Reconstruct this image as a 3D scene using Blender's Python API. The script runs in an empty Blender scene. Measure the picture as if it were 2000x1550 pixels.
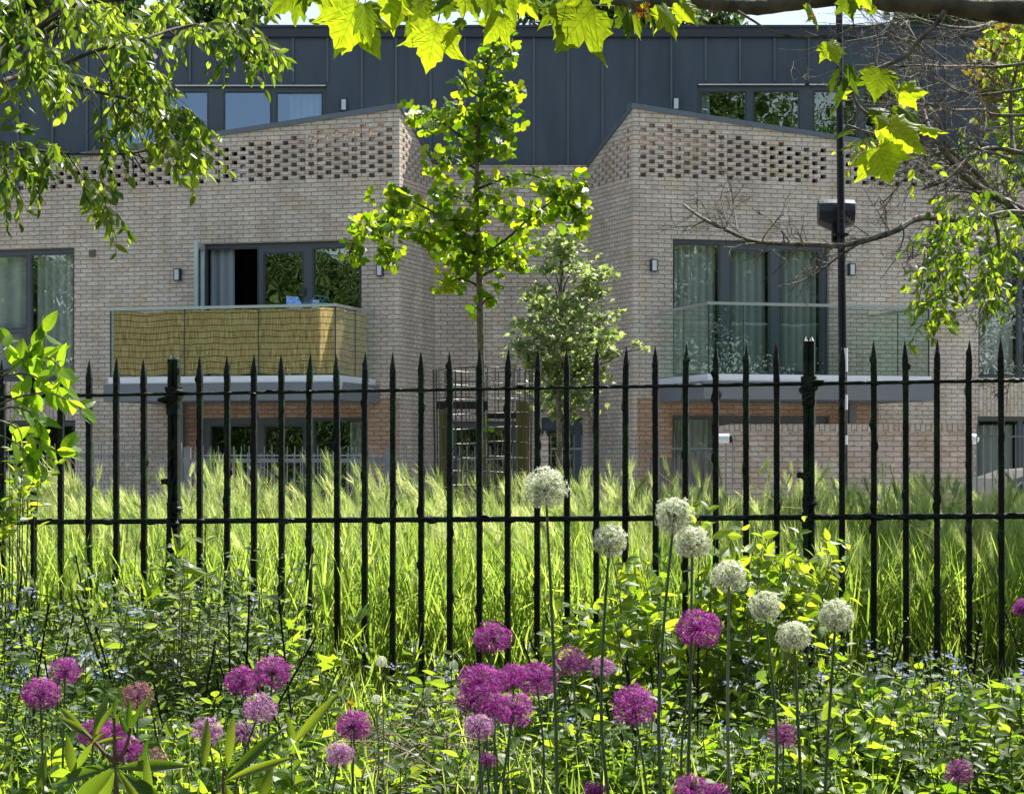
import bpy, math, random
import numpy as np
from mathutils import Vector, Matrix
R = math.radians
rng = np.random.default_rng(7)
random.seed(7)
S = bpy.context.scene
col = S.collection

# ------------------------------------------------------------------ camera, sky, sun, exposure
F = 4400.0; HZ = 905.0; EZ = 1.55          # focal length in photo pixels, horizon row, eye height
cam_d = bpy.data.cameras.new('camera'); cam = bpy.data.objects.new('camera', cam_d); col.objects.link(cam)
cam.location = (0, 0, EZ); cam.rotation_euler = (R(90), 0, 0)
cam_d.sensor_width = 36; cam_d.lens = 36*F/2000; cam_d.shift_y = (HZ-775)/2000.0
cam_d.clip_start = 0.1; cam_d.clip_end = 2000
S.camera = cam
SUN_EL = R(56); sx, sy = .60, .80
SUN = Vector((sx*math.cos(SUN_EL), sy*math.cos(SUN_EL), math.sin(SUN_EL))).normalized()
w = bpy.data.worlds.new('World'); S.world = w; w.use_nodes = True
nt = w.node_tree; sky = nt.nodes.new('ShaderNodeTexSky'); sky.sky_type = 'NISHITA'; sky.sun_disc = False
sky.sun_elevation = SUN_EL; sky.sun_rotation = math.atan2(SUN.x, SUN.y); sky.air_density = 1.0; sky.dust_density = 0.2; sky.ozone_density = 1.0
gm = nt.nodes.new('ShaderNodeGamma'); gm.inputs[1].default_value = .5      # gamma flattens the brightness range of the sky
nt.links.new(sky.outputs[0], gm.inputs[0]); nt.links.new(gm.outputs[0], nt.nodes['Background'].inputs[0]); nt.nodes['Background'].inputs[1].default_value = 0.145
sl = bpy.data.lights.new('sun', 'SUN'); sl.energy = 4.2; sl.angle = R(.53); sl.color = (1, .95, .86)
so = bpy.data.objects.new('sun', sl); col.objects.link(so); so.rotation_euler = (-SUN).to_track_quat('-Z', 'Y').to_euler(); so.location = (8, 10, 25)
S.view_settings.view_transform = 'Standard'; S.view_settings.look = 'None'; S.view_settings.gamma = 1
S.view_settings.exposure = 1.7
S.render.engine = 'CYCLES'
S.cycles.max_bounces = 8; S.cycles.diffuse_bounces = 3; S.cycles.glossy_bounces = 3; S.cycles.transmission_bounces = 5; S.cycles.transparent_max_bounces = 12

# ------------------------------------------------------------------ helpers
def at(px, py, Y): return np.array([(px-1000)/F*Y, Y, EZ+(HZ-py)/F*Y])
def k(Y): return F/Y
def nrmz(a): return a/np.maximum(np.linalg.norm(a, axis=-1, keepdims=True), 1e-9)

class MB:
    def __init__(s): s.v=[]; s.f=[]; s.n=0; s.t=[]; s.u=[]; s.hu=False; s.ht=False
    def add(s, V, Fc, mat=0, tint=None, uv=None):
        V = np.asarray(V, float).reshape(-1,3); Fc = np.asarray(Fc, int)
        s.v.append(V); s.f.append((Fc+s.n, mat)); s.n += len(V)
        s.t.append(np.full(len(V), .5) if tint is None else np.broadcast_to(np.asarray(tint, float), (len(V),)))
        if tint is not None: s.ht = True
        if uv is None: s.u.append(np.zeros((len(V),3)))
        else:
            uv = np.asarray(uv, float)
            if uv.shape[1] == 2: uv = np.hstack([uv, np.zeros((len(uv),1))])
            s.u.append(uv); s.hu = True
    def quad(s, p, uv=None, mat=0, tint=None): s.add(p, [[0,1,2,3]], mat, tint, uv)
    def box(s, c, size, rot=None, mat=0, tint=None, bev=0.0):
        hx, hy, hz = np.array(size)/2.0
        P = np.array([[x,y,z] for z in (-hz,hz) for y in (-hy,hy) for x in (-hx,hx)])
        if rot is not None: P = P@np.array(rot).T
        P = P+np.array(c)
        s.add(P, [[0,2,3,1],[4,5,7,6],[0,1,5,4],[2,6,7,3],[0,4,6,2],[1,3,7,5]], mat, tint)
    def tube(s, pts, rad, n=6, mat=0, tint=None, cap=True):
        P = np.asarray(pts, float); m = len(P); rad = np.broadcast_to(np.asarray(rad, float), (m,))
        T = np.empty_like(P); T[1:-1] = P[2:]-P[:-2]; T[0] = P[1]-P[0]; T[-1] = P[-1]-P[-2]; T = nrmz(T)
        ref = np.array([0,0,1.]) if abs(T[:,2]).mean() < .8 else np.array([1.,0,0])
        A = nrmz(np.cross(T, ref)); B = np.cross(T, A)
        a = np.arange(n)*2*math.pi/n
        V = P[:,None,:]+rad[:,None,None]*(np.cos(a)[None,:,None]*A[:,None,:]+np.sin(a)[None,:,None]*B[:,None,:])
        i = np.arange(m-1)[:,None]*n; j = np.arange(n)[None,:]; j2 = (j+1)%n
        Fc = np.stack([i+j, i+j2, i+n+j2, i+n+j], -1).reshape(-1,4)
        s.add(V.reshape(-1,3), Fc, mat, tint)
        if cap and n >= 3:
            s.add(V[0], [list(range(n))[::-1]], mat, tint if tint is None or np.ndim(tint)==0 else .5)
            s.add(V[-1], [list(range(n))], mat, tint if tint is None or np.ndim(tint)==0 else .5)
    def lathe(s, c, prof, n=16, mat=0, tint=None):      # prof: list of (radius, z)
        a = np.arange(n)*2*math.pi/n
        V = np.array([[c[0]+r*math.cos(t), c[1]+r*math.sin(t), c[2]+z] for r, z in prof for t in a])
        i = np.arange(len(prof)-1)[:,None]*n; j = np.arange(n)[None,:]; j2 = (j+1)%n
        s.add(V, np.stack([i+j, i+j2, i+n+j2, i+n+j], -1).reshape(-1,4), mat, tint)
    def place(s, T, pos, d, nr, sc, mat=0, tint=None, wid=None, keepuv=False):
        TV, TF = T[0], T[1]; pos = np.asarray(pos,float).reshape(-1,3); N = len(pos)
        if N == 0: return
        y = nrmz(np.broadcast_to(d,(N,3))); x = nrmz(np.cross(y, np.broadcast_to(nr,(N,3)))); z = np.cross(x, y)
        sc = np.broadcast_to(np.asarray(sc,float),(N,)); wd = sc if wid is None else sc*np.broadcast_to(wid,(N,))
        V = pos[:,None,:]+ (TV[None,:,0,None]*wd[:,None,None])*x[:,None,:] + (TV[None,:,1,None]*sc[:,None,None])*y[:,None,:] + (TV[None,:,2,None]*sc[:,None,None])*z[:,None,:]
        m = len(TV); Fc = (TF[None]+ (np.arange(N)*m)[:,None,None]).reshape(-1, TF.shape[1])
        t = np.repeat(rng.random(N) if tint is None else np.broadcast_to(tint,(N,)), m)
        uv = np.tile(TV, (N,1)) if keepuv else None
        s.add(V.reshape(-1,3), Fc, mat, t, uv)
    def build(s, name, mats, parent=None, smooth=False):
        me = bpy.data.meshes.new(name); V = np.concatenate(s.v); me.vertices.add(len(V)); me.vertices.foreach_set('co', V.ravel())
        q = parent
        while q is not None:
            V = V-np.array(q.location); q = q.parent
        me.vertices.foreach_set('co', V.ravel())
        L = np.concatenate([f.ravel() for f,_ in s.f]); tot = np.concatenate([np.full(len(f), f.shape[1]) for f,_ in s.f]); mi = np.concatenate([np.full(len(f), m) for f,m in s.f])
        me.loops.add(len(L)); me.loops.foreach_set('vertex_index', L.astype(np.int32)); me.polygons.add(len(tot))
        st = np.concatenate([[0], np.cumsum(tot)[:-1]]); me.polygons.foreach_set('loop_start', st.astype(np.int32))
        me.polygons.foreach_set('material_index', mi.astype(np.int32))
        me.polygons.foreach_set('use_smooth', np.full(len(tot), bool(smooth)))
        if s.ht:
            a = me.attributes.new('tint','FLOAT','POINT'); a.data.foreach_set('value', np.concatenate(s.t).astype(np.float32))
        if s.hu:
            a = me.attributes.new('uvm','FLOAT_VECTOR','POINT'); a.data.foreach_set('vector', np.concatenate(s.u).astype(np.float32).ravel())
        me.update(calc_edges=True)
        for m in (mats if isinstance(mats,(list,tuple)) else [mats]): me.materials.append(m)
        o = bpy.data.objects.new(name, me); col.objects.link(o)
        if parent is not None: o.parent = parent
        return o

def tag(o, label=None, cat=None, group=None, kind=None):
    if label: o['label'] = label
    if cat: o['category'] = cat
    if group: o['group'] = group
    if kind: o['kind'] = kind
    return o
def thing(name, loc, label, cat, group=None):
    o = bpy.data.objects.new(name, None); col.objects.link(o); o.location = [float(c) for c in loc]; o.empty_display_size = .1
    return tag(o, label, cat, group)

# ------------------------------------------------------------------ materials
def mat(name, base=(.5,.5,.5), rough=.6, metal=0., spec=.5):
    m = bpy.data.materials.new(name); m.use_nodes = True; b = m.node_tree.nodes['Principled BSDF']
    b.inputs['Base Color'].default_value = (*base,1); b.inputs['Roughness'].default_value = rough; b.inputs['Metallic'].default_value = metal
    b.inputs['Specular IOR Level'].default_value = spec
    return m
def N(m, t, **kw):
    n = m.node_tree.nodes.new(t)
    for a,b in kw.items(): setattr(n,a,b)
    return n
def lk(m, a, b): m.node_tree.links.new(a, b)
def noisy(name, c1, c2, scale=5., rough=.6, metal=0., bump=0., detail=5., stretch=(1,1,1), spec=.5, ramp=(.35,.65), bscale=None, coord='Object'):
    m = mat(name, c1, rough, metal, spec); b = m.node_tree.nodes['Principled BSDF']
    tc = N(m,'ShaderNodeTexCoord'); mp = N(m,'ShaderNodeMapping'); mp.inputs['Scale'].default_value = stretch
    nz = N(m,'ShaderNodeTexNoise'); nz.inputs['Scale'].default_value = scale; nz.inputs['Detail'].default_value = detail; nz.inputs['Roughness'].default_value=.6
    cr = N(m,'ShaderNodeValToRGB'); cr.color_ramp.elements[0].position = ramp[0]; cr.color_ramp.elements[1].position = ramp[1]
    cr.color_ramp.elements[0].color = (*c1,1); cr.color_ramp.elements[1].color = (*c2,1)
    lk(m, tc.outputs[coord], mp.inputs[0]); lk(m, mp.outputs[0], nz.inputs[0]); lk(m, nz.outputs[0], cr.inputs[0]); lk(m, cr.outputs[0], b.inputs['Base Color'])
    if bump:
        n2 = nz
        if bscale: n2 = N(m,'ShaderNodeTexNoise'); n2.inputs['Scale'].default_value = bscale; n2.inputs['Detail'].default_value = 6; lk(m, mp.outputs[0], n2.inputs[0])
        bp = N(m,'ShaderNodeBump'); bp.inputs['Strength'].default_value = bump; bp.inputs['Distance'].default_value=.02; lk(m, n2.outputs[0], bp.inputs['Height']); lk(m, bp.outputs[0], b.inputs['Normal'])
    return m
def leafmat(name, a, b, ta, tb, mix=.5, rough=.45, spec=.45):
    spec *= .6
    m = bpy.data.materials.new(name); m.use_nodes = True; p = m.node_tree.nodes['Principled BSDF']; out = m.node_tree.nodes['Material Output']
    at_ = N(m,'ShaderNodeAttribute', attribute_name='tint')
    def ramp(c1,c2):
        mx = N(m,'ShaderNodeMix', data_type='RGBA'); lk(m, at_.outputs['Fac'], mx.inputs[0]); mx.inputs[6].default_value=(*c1,1); mx.inputs[7].default_value=(*c2,1); return mx.outputs[2]
    lk(m, ramp(a,b), p.inputs['Base Color']); p.inputs['Roughness'].default_value = rough; p.inputs['Specular IOR Level'].default_value = spec
    t = N(m,'ShaderNodeBsdfTranslucent'); lk(m, ramp(ta,tb), t.inputs[0])
    mx = N(m,'ShaderNodeMixShader'); mx.inputs[0].default_value = mix; lk(m, p.outputs[0], mx.inputs[1]); lk(m, t.outputs[0], mx.inputs[2]); lk(m, mx.outputs[0], out.inputs[0])
    return m
def brickmat(name, c1, c2, mortar, bw=.225, rh=.075, rot=False, warm=0., ms=.009):
    m = mat(name, c1, .9, spec=.25); b = m.node_tree.nodes['Principled BSDF']
    a = N(m,'ShaderNodeAttribute', attribute_name='uvm'); vec = a.outputs['Vector']
    dn = N(m,'ShaderNodeTexNoise'); dn.inputs['Scale'].default_value=14; lk(m, vec, dn.inputs[0])
    ds = N(m,'ShaderNodeVectorMath', operation='SCALE'); ds.inputs['Scale'].default_value=.012; lk(m, dn.outputs['Color'], ds.inputs[0])
    ad = N(m,'ShaderNodeVectorMath', operation='ADD'); lk(m, vec, ad.inputs[0]); lk(m, ds.outputs[0], ad.inputs[1])
    def bt(x1,x2,mo,off=0.):
        t = N(m,'ShaderNodeTexBrick'); t.offset=.5; t.inputs['Scale'].default_value=1; t.inputs['Brick Width'].default_value=bw; t.inputs['Row Height'].default_value=rh
        t.inputs['Mortar Size'].default_value=ms; t.inputs['Mortar Smooth'].default_value=.35; t.inputs['Bias'].default_value=off
        t.inputs['Color1'].default_value=(*x1,1); t.inputs['Color2'].default_value=(*x2,1); t.inputs['Mortar'].default_value=(*mo,1); lk(m, ad.outputs[0], t.inputs[0]); return t
    t = bt(c1,c2,mortar)
    n1 = N(m,'ShaderNodeTexNoise'); n1.inputs['Scale'].default_value=1.3; n1.inputs['Detail'].default_value=3; mp1 = N(m,'ShaderNodeMapping'); mp1.inputs['Scale'].default_value=(1.6,.28,1); lk(m, vec, mp1.inputs[0]); lk(m, mp1.outputs[0], n1.inputs[0])
    n2 = N(m,'ShaderNodeTexNoise'); n2.inputs['Scale'].default_value=28; n2.inputs['Detail'].default_value=4; mp = N(m,'ShaderNodeMapping'); mp.inputs['Scale'].default_value=(.5,1.6,1); lk(m, vec, mp.inputs[0]); lk(m, mp.outputs[0], n2.inputs[0])
    def mr(s,lo,hi,a0=.3,a1=.7):
        r = N(m,'ShaderNodeMapRange'); r.inputs[1].default_value=a0; r.inputs[2].default_value=a1; r.inputs[3].default_value=lo; r.inputs[4].default_value=hi; lk(m, s, r.inputs[0]); return r.outputs[0]
    mu = N(m,'ShaderNodeMath', operation='MULTIPLY'); lk(m, mr(n1.outputs[0],.82,1.12), mu.inputs[0]); lk(m, mr(n2.outputs[0],.78,1.22), mu.inputs[1])
    sc = N(m,'ShaderNodeVectorMath', operation='SCALE'); lk(m, t.outputs[0], sc.inputs[0]); lk(m, mu.outputs[0], sc.inputs['Scale'])
    # some bricks browner: patches
    n3 = N(m,'ShaderNodeTexNoise'); n3.inputs['Scale'].default_value=3.1; n3.inputs['Detail'].default_value=2; lk(m, vec, n3.inputs[0])
    mx = N(m,'ShaderNodeMix', data_type='RGBA', blend_type='MULTIPLY'); lk(m, mr(n3.outputs[0],0,.7,.5,.62), mx.inputs[0]); lk(m, sc.outputs[0], mx.inputs[6]); mx.inputs[7].default_value=(.93,.86,.76,1)
    lk(m, mx.outputs[2], b.inputs['Base Color'])
    bp = N(m,'ShaderNodeBump'); bp.invert=True; bp.inputs['Strength'].default_value=.8; bp.inputs['Distance'].default_value=.008; lk(m, t.outputs['Fac'], bp.inputs['Height']); lk(m, bp.outputs[0], b.inputs['Normal'])
    return m
def glassmat(name, tint, refl, rcol=(.9,.95,1), rough=0., wave=0., gmax=1.):
    m = bpy.data.materials.new(name); m.use_nodes = True; nt = m.node_tree; nt.nodes.remove(nt.nodes['Principled BSDF']); out = nt.nodes['Material Output']
    tr = N(m,'ShaderNodeBsdfTransparent'); tr.inputs[0].default_value=(*tint,1); gl = N(m,'ShaderNodeBsdfGlossy'); gl.inputs[0].default_value=(*rcol,1); gl.inputs['Roughness'].default_value=rough
    if wave:
        nz = N(m,'ShaderNodeTexNoise'); nz.inputs['Scale'].default_value=1.2; bp = N(m,'ShaderNodeBump'); bp.inputs['Strength'].default_value=wave; bp.inputs['Distance'].default_value=.02
        tc = N(m,'ShaderNodeTexCoord'); lk(m, tc.outputs['Object'], nz.inputs[0]); lk(m, nz.outputs[0], bp.inputs['Height']); lk(m, bp.outputs[0], gl.inputs['Normal'])
    lw = N(m,'ShaderNodeLayerWeight'); lw.inputs[0].default_value=.5; r = N(m,'ShaderNodeMapRange'); r.inputs[3].default_value=refl; r.inputs[4].default_value=gmax; r.inputs[1].default_value=.45; lk(m, lw.outputs['Facing'], r.inputs[0])
    mx = N(m,'ShaderNodeMixShader'); lk(m, r.outputs[0], mx.inputs[0]); lk(m, tr.outputs[0], mx.inputs[1]); lk(m, gl.outputs[0], mx.inputs[2]); lk(m, mx.outputs[0], out.inputs[0])
    return m

BRICK = brickmat('buff_brick', (.66,.58,.495), (.53,.46,.39), (.30,.255,.21))
BRICK_IN = noisy('brick_inner', (.62,.54,.47), (.52,.36,.28), 30, .9)
SOLDIER = brickmat('soldier_brick', (.61,.54,.46), (.50,.435,.37), (.30,.255,.21), bw=.225, rh=.075)
BRICK_W = brickmat('wall_brick', (.58,.49,.42), (.47,.38,.31), (.28,.23,.19))
BRICK_O = brickmat('warm_brick', (.50,.355,.25), (.40,.27,.185), (.24,.175,.13))
ZINC = noisy('zinc', (.050,.066,.090), (.070,.088,.114), 1.3, .42, .35, .35, 4, (1.6,1,.35), bscale=1.6)
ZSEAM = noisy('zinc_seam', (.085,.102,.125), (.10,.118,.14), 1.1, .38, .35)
ZSEAM_D = mat('zinc_seam_shade', (.03,.038,.05), .5, .2)  # dark seam side: shadow line painted in beside the lighter cap
FRAME = noisy('frame_grey', (.066,.082,.098), (.074,.09,.106), 2, .4)
DARKTRIM = mat('dark_trim', (.025,.03,.045), .4)
DECK = noisy('deck_grey', (.135,.155,.175), (.155,.175,.195), 1.5, .5)
TRIM = noisy('pale_trim', (.66,.71,.78), (.74,.78,.84), 3, .4, .1)
ALU = mat('alu', (.62,.63,.65), .28, .9)
GLASS = glassmat('window_glass', (.80,.86,.84), .25, (.88,.93,.90), wave=.12)
GLASS_SKY = glassmat('window_glass_sky_tint', (.5,.58,.6), .25, (.50,.70,1.0), wave=.05)  # upper left panes: bluer sky reflection put into the gloss colour
BGLASS = glassmat('balcony_glass', (.93,.975,.955), .085, (.85,1,.94), gmax=.34)
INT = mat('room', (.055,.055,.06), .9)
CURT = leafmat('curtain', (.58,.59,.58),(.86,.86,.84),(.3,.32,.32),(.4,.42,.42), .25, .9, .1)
WHITE = mat('white_paint', (.72,.74,.74), .35)
LENS = mat('lamp_lens', (.62,.66,.68), .3)

# ------------------------------------------------------------------ ground
def ground_z(y):
    return np.interp(y, [-60,2.5,5.0,6.2,9.2,9.8,12,15,18,22,400], [-1.55,-1.5,-1.05,-.96,-.96,-.95,-.86,-.9,-1.3,-1.55,-1.55])+EZ
def soil_part(name, y0, y1, ny, x0, x1, nx, m, dz=0, amp=0.):
    ys = np.linspace(y0,y1,ny); xs = np.linspace(x0,x1,nx); X,Y = np.meshgrid(xs,ys); Z = ground_z(Y)+dz+amp*(rng.random(X.shape)-.5)
    V = np.stack([X,Y,Z],-1).reshape(-1,3); i = (np.arange(ny-1)[:,None]*nx+np.arange(nx-1)[None,:])
    b = MB(); b.add(V, np.stack([i,i+1,i+nx+1,i+nx],-1).reshape(-1,4)); return tag(b.build(name, m, smooth=True), kind='structure')
SOIL = noisy('soil', (.035,.026,.018), (.075,.06,.04), 9, .95, 0, .6, 8, bscale=40)
ASPH = noisy('asphalt', (.045,.045,.047), (.06,.06,.06), 30, .9, bump=.2)
PAVE = noisy('pavement', (.22,.21,.2), (.28,.27,.25), 3, .9, bump=.1)
g = MB(); g.quad([[-900,-900,-.03],[900,-900,-.03],[900,900,-.03],[-900,900,-.03]]); tag(g.build('ground', noisy('ground_grass',(.05,.07,.025),(.08,.10,.04),.6,.95)), kind='structure')
soil_part('flower_bed', -4, 22.5, 90, -9, 9, 60, SOIL, .003, .02)
b = MB(); b.quad([[-60,22.6,.004],[60,22.6,.004],[60,28.0,.004],[-60,28.0,.004]]); tag(b.build('road', ASPH), kind='structure')
b = MB(); b.box((0,28.06,.05),(120,.12,.16)); b.box((0,33.7,.055),(120,11.15,.15)); tag(b.build('pavement', PAVE), kind='structure')

# ------------------------------------------------------------------ building frames
TH = R(15.5)
class Frame:
    def __init__(s, P, d, n): s.P=np.array(P,float); s.d=np.array(d,float); s.n=np.array(n,float)
    def pt(s, u, off, z): q = s.P+s.d*u+s.n*off; return np.array([q[0], q[1], z])
    def u(s, px, off=0.):
        r = (px-1000)/F; q = s.P+s.n*off        # q+d*u : X = r*Y
        return (r*q[1]-q[0])/(s.d[0]-r*s.d[1])
    def z(s, px, py, off=0.): q = s.P+s.n*off+s.d*s.u(px,off); return EZ+(HZ-py)/F*q[1]
YA = 37.7; YC = 39.5; YZ = 39.6
A = np.array([(780-1000)/F*YA, YA]); B = np.array([(1237-1000)/F*YA, YA]); C = np.array([(849-1000)/F*YC, YC]); D = np.array([(1149-1000)/F*YC, YC])
c_, s_ = math.cos(TH), math.sin(TH)
LW = Frame(A, (-c_, s_), (-s_,-c_)); RW = Frame(B, (c_, s_), (s_,-c_))
dl = (C-A)/np.linalg.norm(C-A); dr = (D-B)/np.linalg.norm(D-B)
LR = Frame(A, dl, (dl[1],-dl[0])); RR = Frame(B, dr, (-dr[1],dr[0]))
RC = Frame(C, ((D-C)/np.linalg.norm(D-C)), (0,-1)); ZW = Frame((0,YZ),(1,0),(0,-1))
RL = np.linalg.norm(C-A); RRL = np.linalg.norm(D-B); RCL = np.linalg.norm(D-C)
ZPK = EZ+5.965; ZLO = EZ+5.225; ZB = EZ+4.80; ZT = EZ+4.5; ZTOP = EZ+7.58
UE = (YZ-YA)/s_         # where the wing meets the clad storey

def fq(b, fr, u0,u1,z0,z1,off=0.,mat=0,uv='m'):
    P=[fr.pt(u0,off,z0),fr.pt(u1,off,z0),fr.pt(u1,off,z1),fr.pt(u0,off,z1)]
    b.quad(P, [[u0,z0],[u1,z0],[u1,z1],[u0,z1]] if uv=='m' else [[z0,u0],[z0,u1],[z1,u1],[z1,u0]], mat)
def wall(b, fr, u0,u1,z0,z1, ops=(), th=.215, off=0., mat=0, rmat=None, lo=True):
    us = sorted({u0,u1,*[o[0] for o in ops],*[o[1] for o in ops]}); zs = sorted({z0,z1,*[o[2] for o in ops],*[o[3] for o in ops]})
    us=[u for u in us if u0<=u<=u1]; zs=[z for z in zs if z0<=z<=z1]
    for i in range(len(us)-1):
        for j in range(len(zs)-1):
            cu,cz=(us[i]+us[i+1])/2,(zs[j]+zs[j+1])/2
            if any(o[0]<cu<o[1] and o[2]<cz<o[3] for o in ops): continue
            fq(b,fr,us[i],us[i+1],zs[j],zs[j+1],off,mat); fq(b,fr,us[i],us[i+1],zs[j],zs[j+1],off-th,mat)
    rm = mat if rmat is None else rmat
    def side(ua,za,ub,zb):
        P=[fr.pt(ua,off,za),fr.pt(ub,off,zb),fr.pt(ub,off-th,zb),fr.pt(ua,off-th,za)]
        if ua==ub: uv=[[ua,za],[ub,zb],[ub+th,zb],[ua+th,za]]
        else: uv=[[ua,za],[ub,zb],[ub,zb+th],[ua,za+th]]
        b.quad(P,uv,rm)
    for o in list(ops)+[(u0,u1,z0,z1)]:
        a0,a1,c0,c1=max(o[0],u0),min(o[1],u1),max(o[2],z0),min(o[3],z1)
        side(a0,c0,a0,c1); side(a1,c0,a1,c1); side(a0,c0,a1,c0); side(a0,c1,a1,c1)

bld = thing('apartment_building', (0,39,0), 'pale brick apartment building with two angled wings and dark grey clad top storey', 'building')
def op(fr, x0,x1,y0,y1,off=0.):
    a,c = fr.u(x0,off), fr.u(x1,off); xm = (x0+x1)/2
    return (min(a,c), max(a,c), fr.z(xm,y1,off), fr.z(xm,y0,off))
FL0 = EZ-1.50; FL1 = EZ+1.46
L1 = op(LW,-90,145,487,745); L2 = op(LW,388,706,473,740); L2=(L2[0],L2[1],FL1,L2[3]); L3 = op(LW,388,712,815,1000); L3=(L3[0],L3[1],FL0,L3[3]); L4 = op(LW,-90,147,821,1000)
R1 = op(RW,1314,1620,470,740); R1=(R1[0],R1[1],FL1,R1[3]); R2 = op(RW,1911,2080,484,738); R3 = op(RW,1313,1622,811,1000); R3=(R3[0],R3[1],FL0,R3[3]); R4 = op(RW,1909,2080,813,1000)
ULEN = 9.6
b = MB(); wall(b, LW, 0, ULEN, 0, ZB, [L1,L2,L3,L4]); wall(b, LW, UE, ULEN, ZB, ZLO+.0, []); b.build('wing_wall', BRICK, bld)
b = MB(); wall(b, RW, 0, ULEN, 0, ZB, [R1,R2,R3,R4]); wall(b, RW, UE, ULEN, ZB, ZLO+.0, []); b.build('wing_wall', BRICK, bld)
b = MB(); wall(b, LR, .001, RL, 0, ZB, []); b.build('return_wall', BRICK, bld)
b = MB(); wall(b, RR, .001, RRL, 0, ZB, []); b.build('return_wall', BRICK, bld)
C1 = op(RC, 884,1008,822,1000); C2 = op(RC,1058,1138,815,1000); C2=(C2[0],C2[1],.12,C2[3])
b = MB(); wall(b, RC, 0, RCL, 0, ZLO, [C1,C2]); b.build('recess_wall', BRICK, bld)
# soldier course panels and warm ground floor brick faces sit 3 mm proud
for fr, o1, o4 in ((LW,L1,L4),(RW,R2,R4)):
    b = MB(); fq(b, fr, o1[0], o1[1]-.0, o4[3], o1[2], .004, 0, 'r')
    b.build('soldier_course_panel', SOLDIER, bld)
for fr, o2, o3 in ((LW,L2,L3),(RW,R1,R3)):
    z1 = FL1-.36; b = MB()
    wall(b, fr, o3[0]-.62, o3[1]+.9 if fr is RW else o3[1]+.25, FL0, z1, [o3], th=.003, off=.004)
    b.build('warm_brick_face', BRICK_O, bld)

# pierced parapets: courses with alternate openings
PER=.155; HOLE=.108; CR=.075; PTH=.115
def parapet(fr, ulen, z_hi, z_lo, u_margin=.10, gap=None, nend=.3):
    b = MB(); slope=(z_lo-z_hi)/ulen; zt=lambda u: z_hi+slope*u
    cols=int(ulen/PER)
    def strip(u0,u1,z0,z1a,z1b,inner=True):
        for off in (0,-PTH):
            b.quad([fr.pt(u0,off,z0),fr.pt(u1,off,z0),fr.pt(u1,off,z1b),fr.pt(u0,off,z1a)],[[u0,z0],[u1,z0],[u1,z1b],[u0,z1a]],0)
        for (ua,za,ub,zb) in ((u0,z0,u0,z1a),(u1,z0,u1,z1b)):
            b.quad([fr.pt(ua,0,za),fr.pt(ub,0,zb),fr.pt(ub,-PTH,zb),fr.pt(ua,-PTH,za)],None,1)
        b.quad([fr.pt(u0,0,z0),fr.pt(u1,0,z0),fr.pt(u1,-PTH,z0),fr.pt(u0,-PTH,z0)],None,1)
        b.quad([fr.pt(u0,0,z1a),fr.pt(u1,0,z1b),fr.pt(u1,-PTH,z1b),fr.pt(u0,-PTH,z1a)],None,1)
    strip(0,u_margin,ZB,zt(0),zt(u_margin)); c0=0
    for c in range(cols):
        ua=u_margin+c*PER; ub=min(ua+PER,ulen)
        if ua>=ulen-1e-6: break
        h0=ua+(PER-HOLE)/2; h1=h0+HOLE
        if h1>=ulen-.03 or (gap and gap[0]<ua<gap[1]): strip(ua,ub,ZB,zt(ua),zt(ub)); continue
        strip(ua,h0,ZB,zt(ua),zt(h0)); strip(h1,ub,ZB,zt(h1),zt(ub))
        lim=zt(ua)-2.6*CR; z=ZB+CR*.0; row=0; seg=ZB
        while z+CR<lim:
            if (row+c)%2==0 and row>=0:
                if z>seg+1e-6: strip(h0,h1,seg,z,z)
                seg=z+CR
            row+=1; z+=CR
        strip(h0,h1,seg,zt(h0),zt(h1))
    return b
parapet(LW, UE, ZPK, ZLO, gap=(LW.u(424),LW.u(405))).build('pierced_parapet', [BRICK,BRICK_IN], bld)
parapet(RW, UE, ZPK, ZLO, gap=(RW.u(1612),RW.u(1640))).build('pierced_parapet', [BRICK,BRICK_IN], bld)
parapet(LR, RL, ZPK, ZLO, .14).build('pierced_parapet', [BRICK,BRICK_IN], bld)
parapet(RR, RRL, ZPK, ZLO, .14).build('pierced_parapet', [BRICK,BRICK_IN], bld)
b = MB()
for fr,ul,e in ((LW,UE+.1,0),(RW,UE+.1,0),(LR,RL,1),(RR,RRL,1)):
    z0=lambda u: ZPK+(ZLO-ZPK)*u/(UE if e==0 else (RL if fr is LR else RRL))
    o1,o2,hh=(.035,-.25,.085) if e==0 else (.03,-.25,.07)
    P=[]
    for u in (-.035 if e==0 else .0, ul):
        for off,dz in ((o1,-.03),(o2,-.03),(o2,hh-.02),(o1,hh-.03)): P.append(fr.pt(u,off,z0(u)+dz+(.003 if e else 0)))
    b.add(P,[[0,1,5,4],[1,2,6,5],[2,3,7,6],[3,0,4,7],[0,3,2,1],[4,5,6,7]])
b.build('coping', noisy('coping_grey',(.10,.125,.155),(.12,.145,.175),2,.4), bld)
PALE = noisy('pale_backing',(.70,.71,.73),(.86,.87,.88),2.5,.5,.0)  # pale panels added behind the parapets so the openings look bright
for fr,xa,xb in ((LW,752,475),(RW,1246,1505)):
    ua,ub=fr.u(xa),fr.u(xb); b=MB()
    zz=lambda u: ZPK+(ZLO-ZPK)*u/UE-.06
    b.add([fr.pt(ua,-.30,ZT),fr.pt(ub,-.30,ZT),fr.pt(ub,-.30,zz(ub)),fr.pt(ua,-.30,zz(ua)),fr.pt(ua,-.32,ZT),fr.pt(ub,-.32,ZT),fr.pt(ub,-.32,zz(ub)),fr.pt(ua,-.32,zz(ua))],[[0,1,2,3],[4,5,6,7],[0,4,5,1],[3,2,6,7],[0,3,7,4],[1,5,6,2]])
    b.build('added_backing_panel', PALE, bld)
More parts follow.
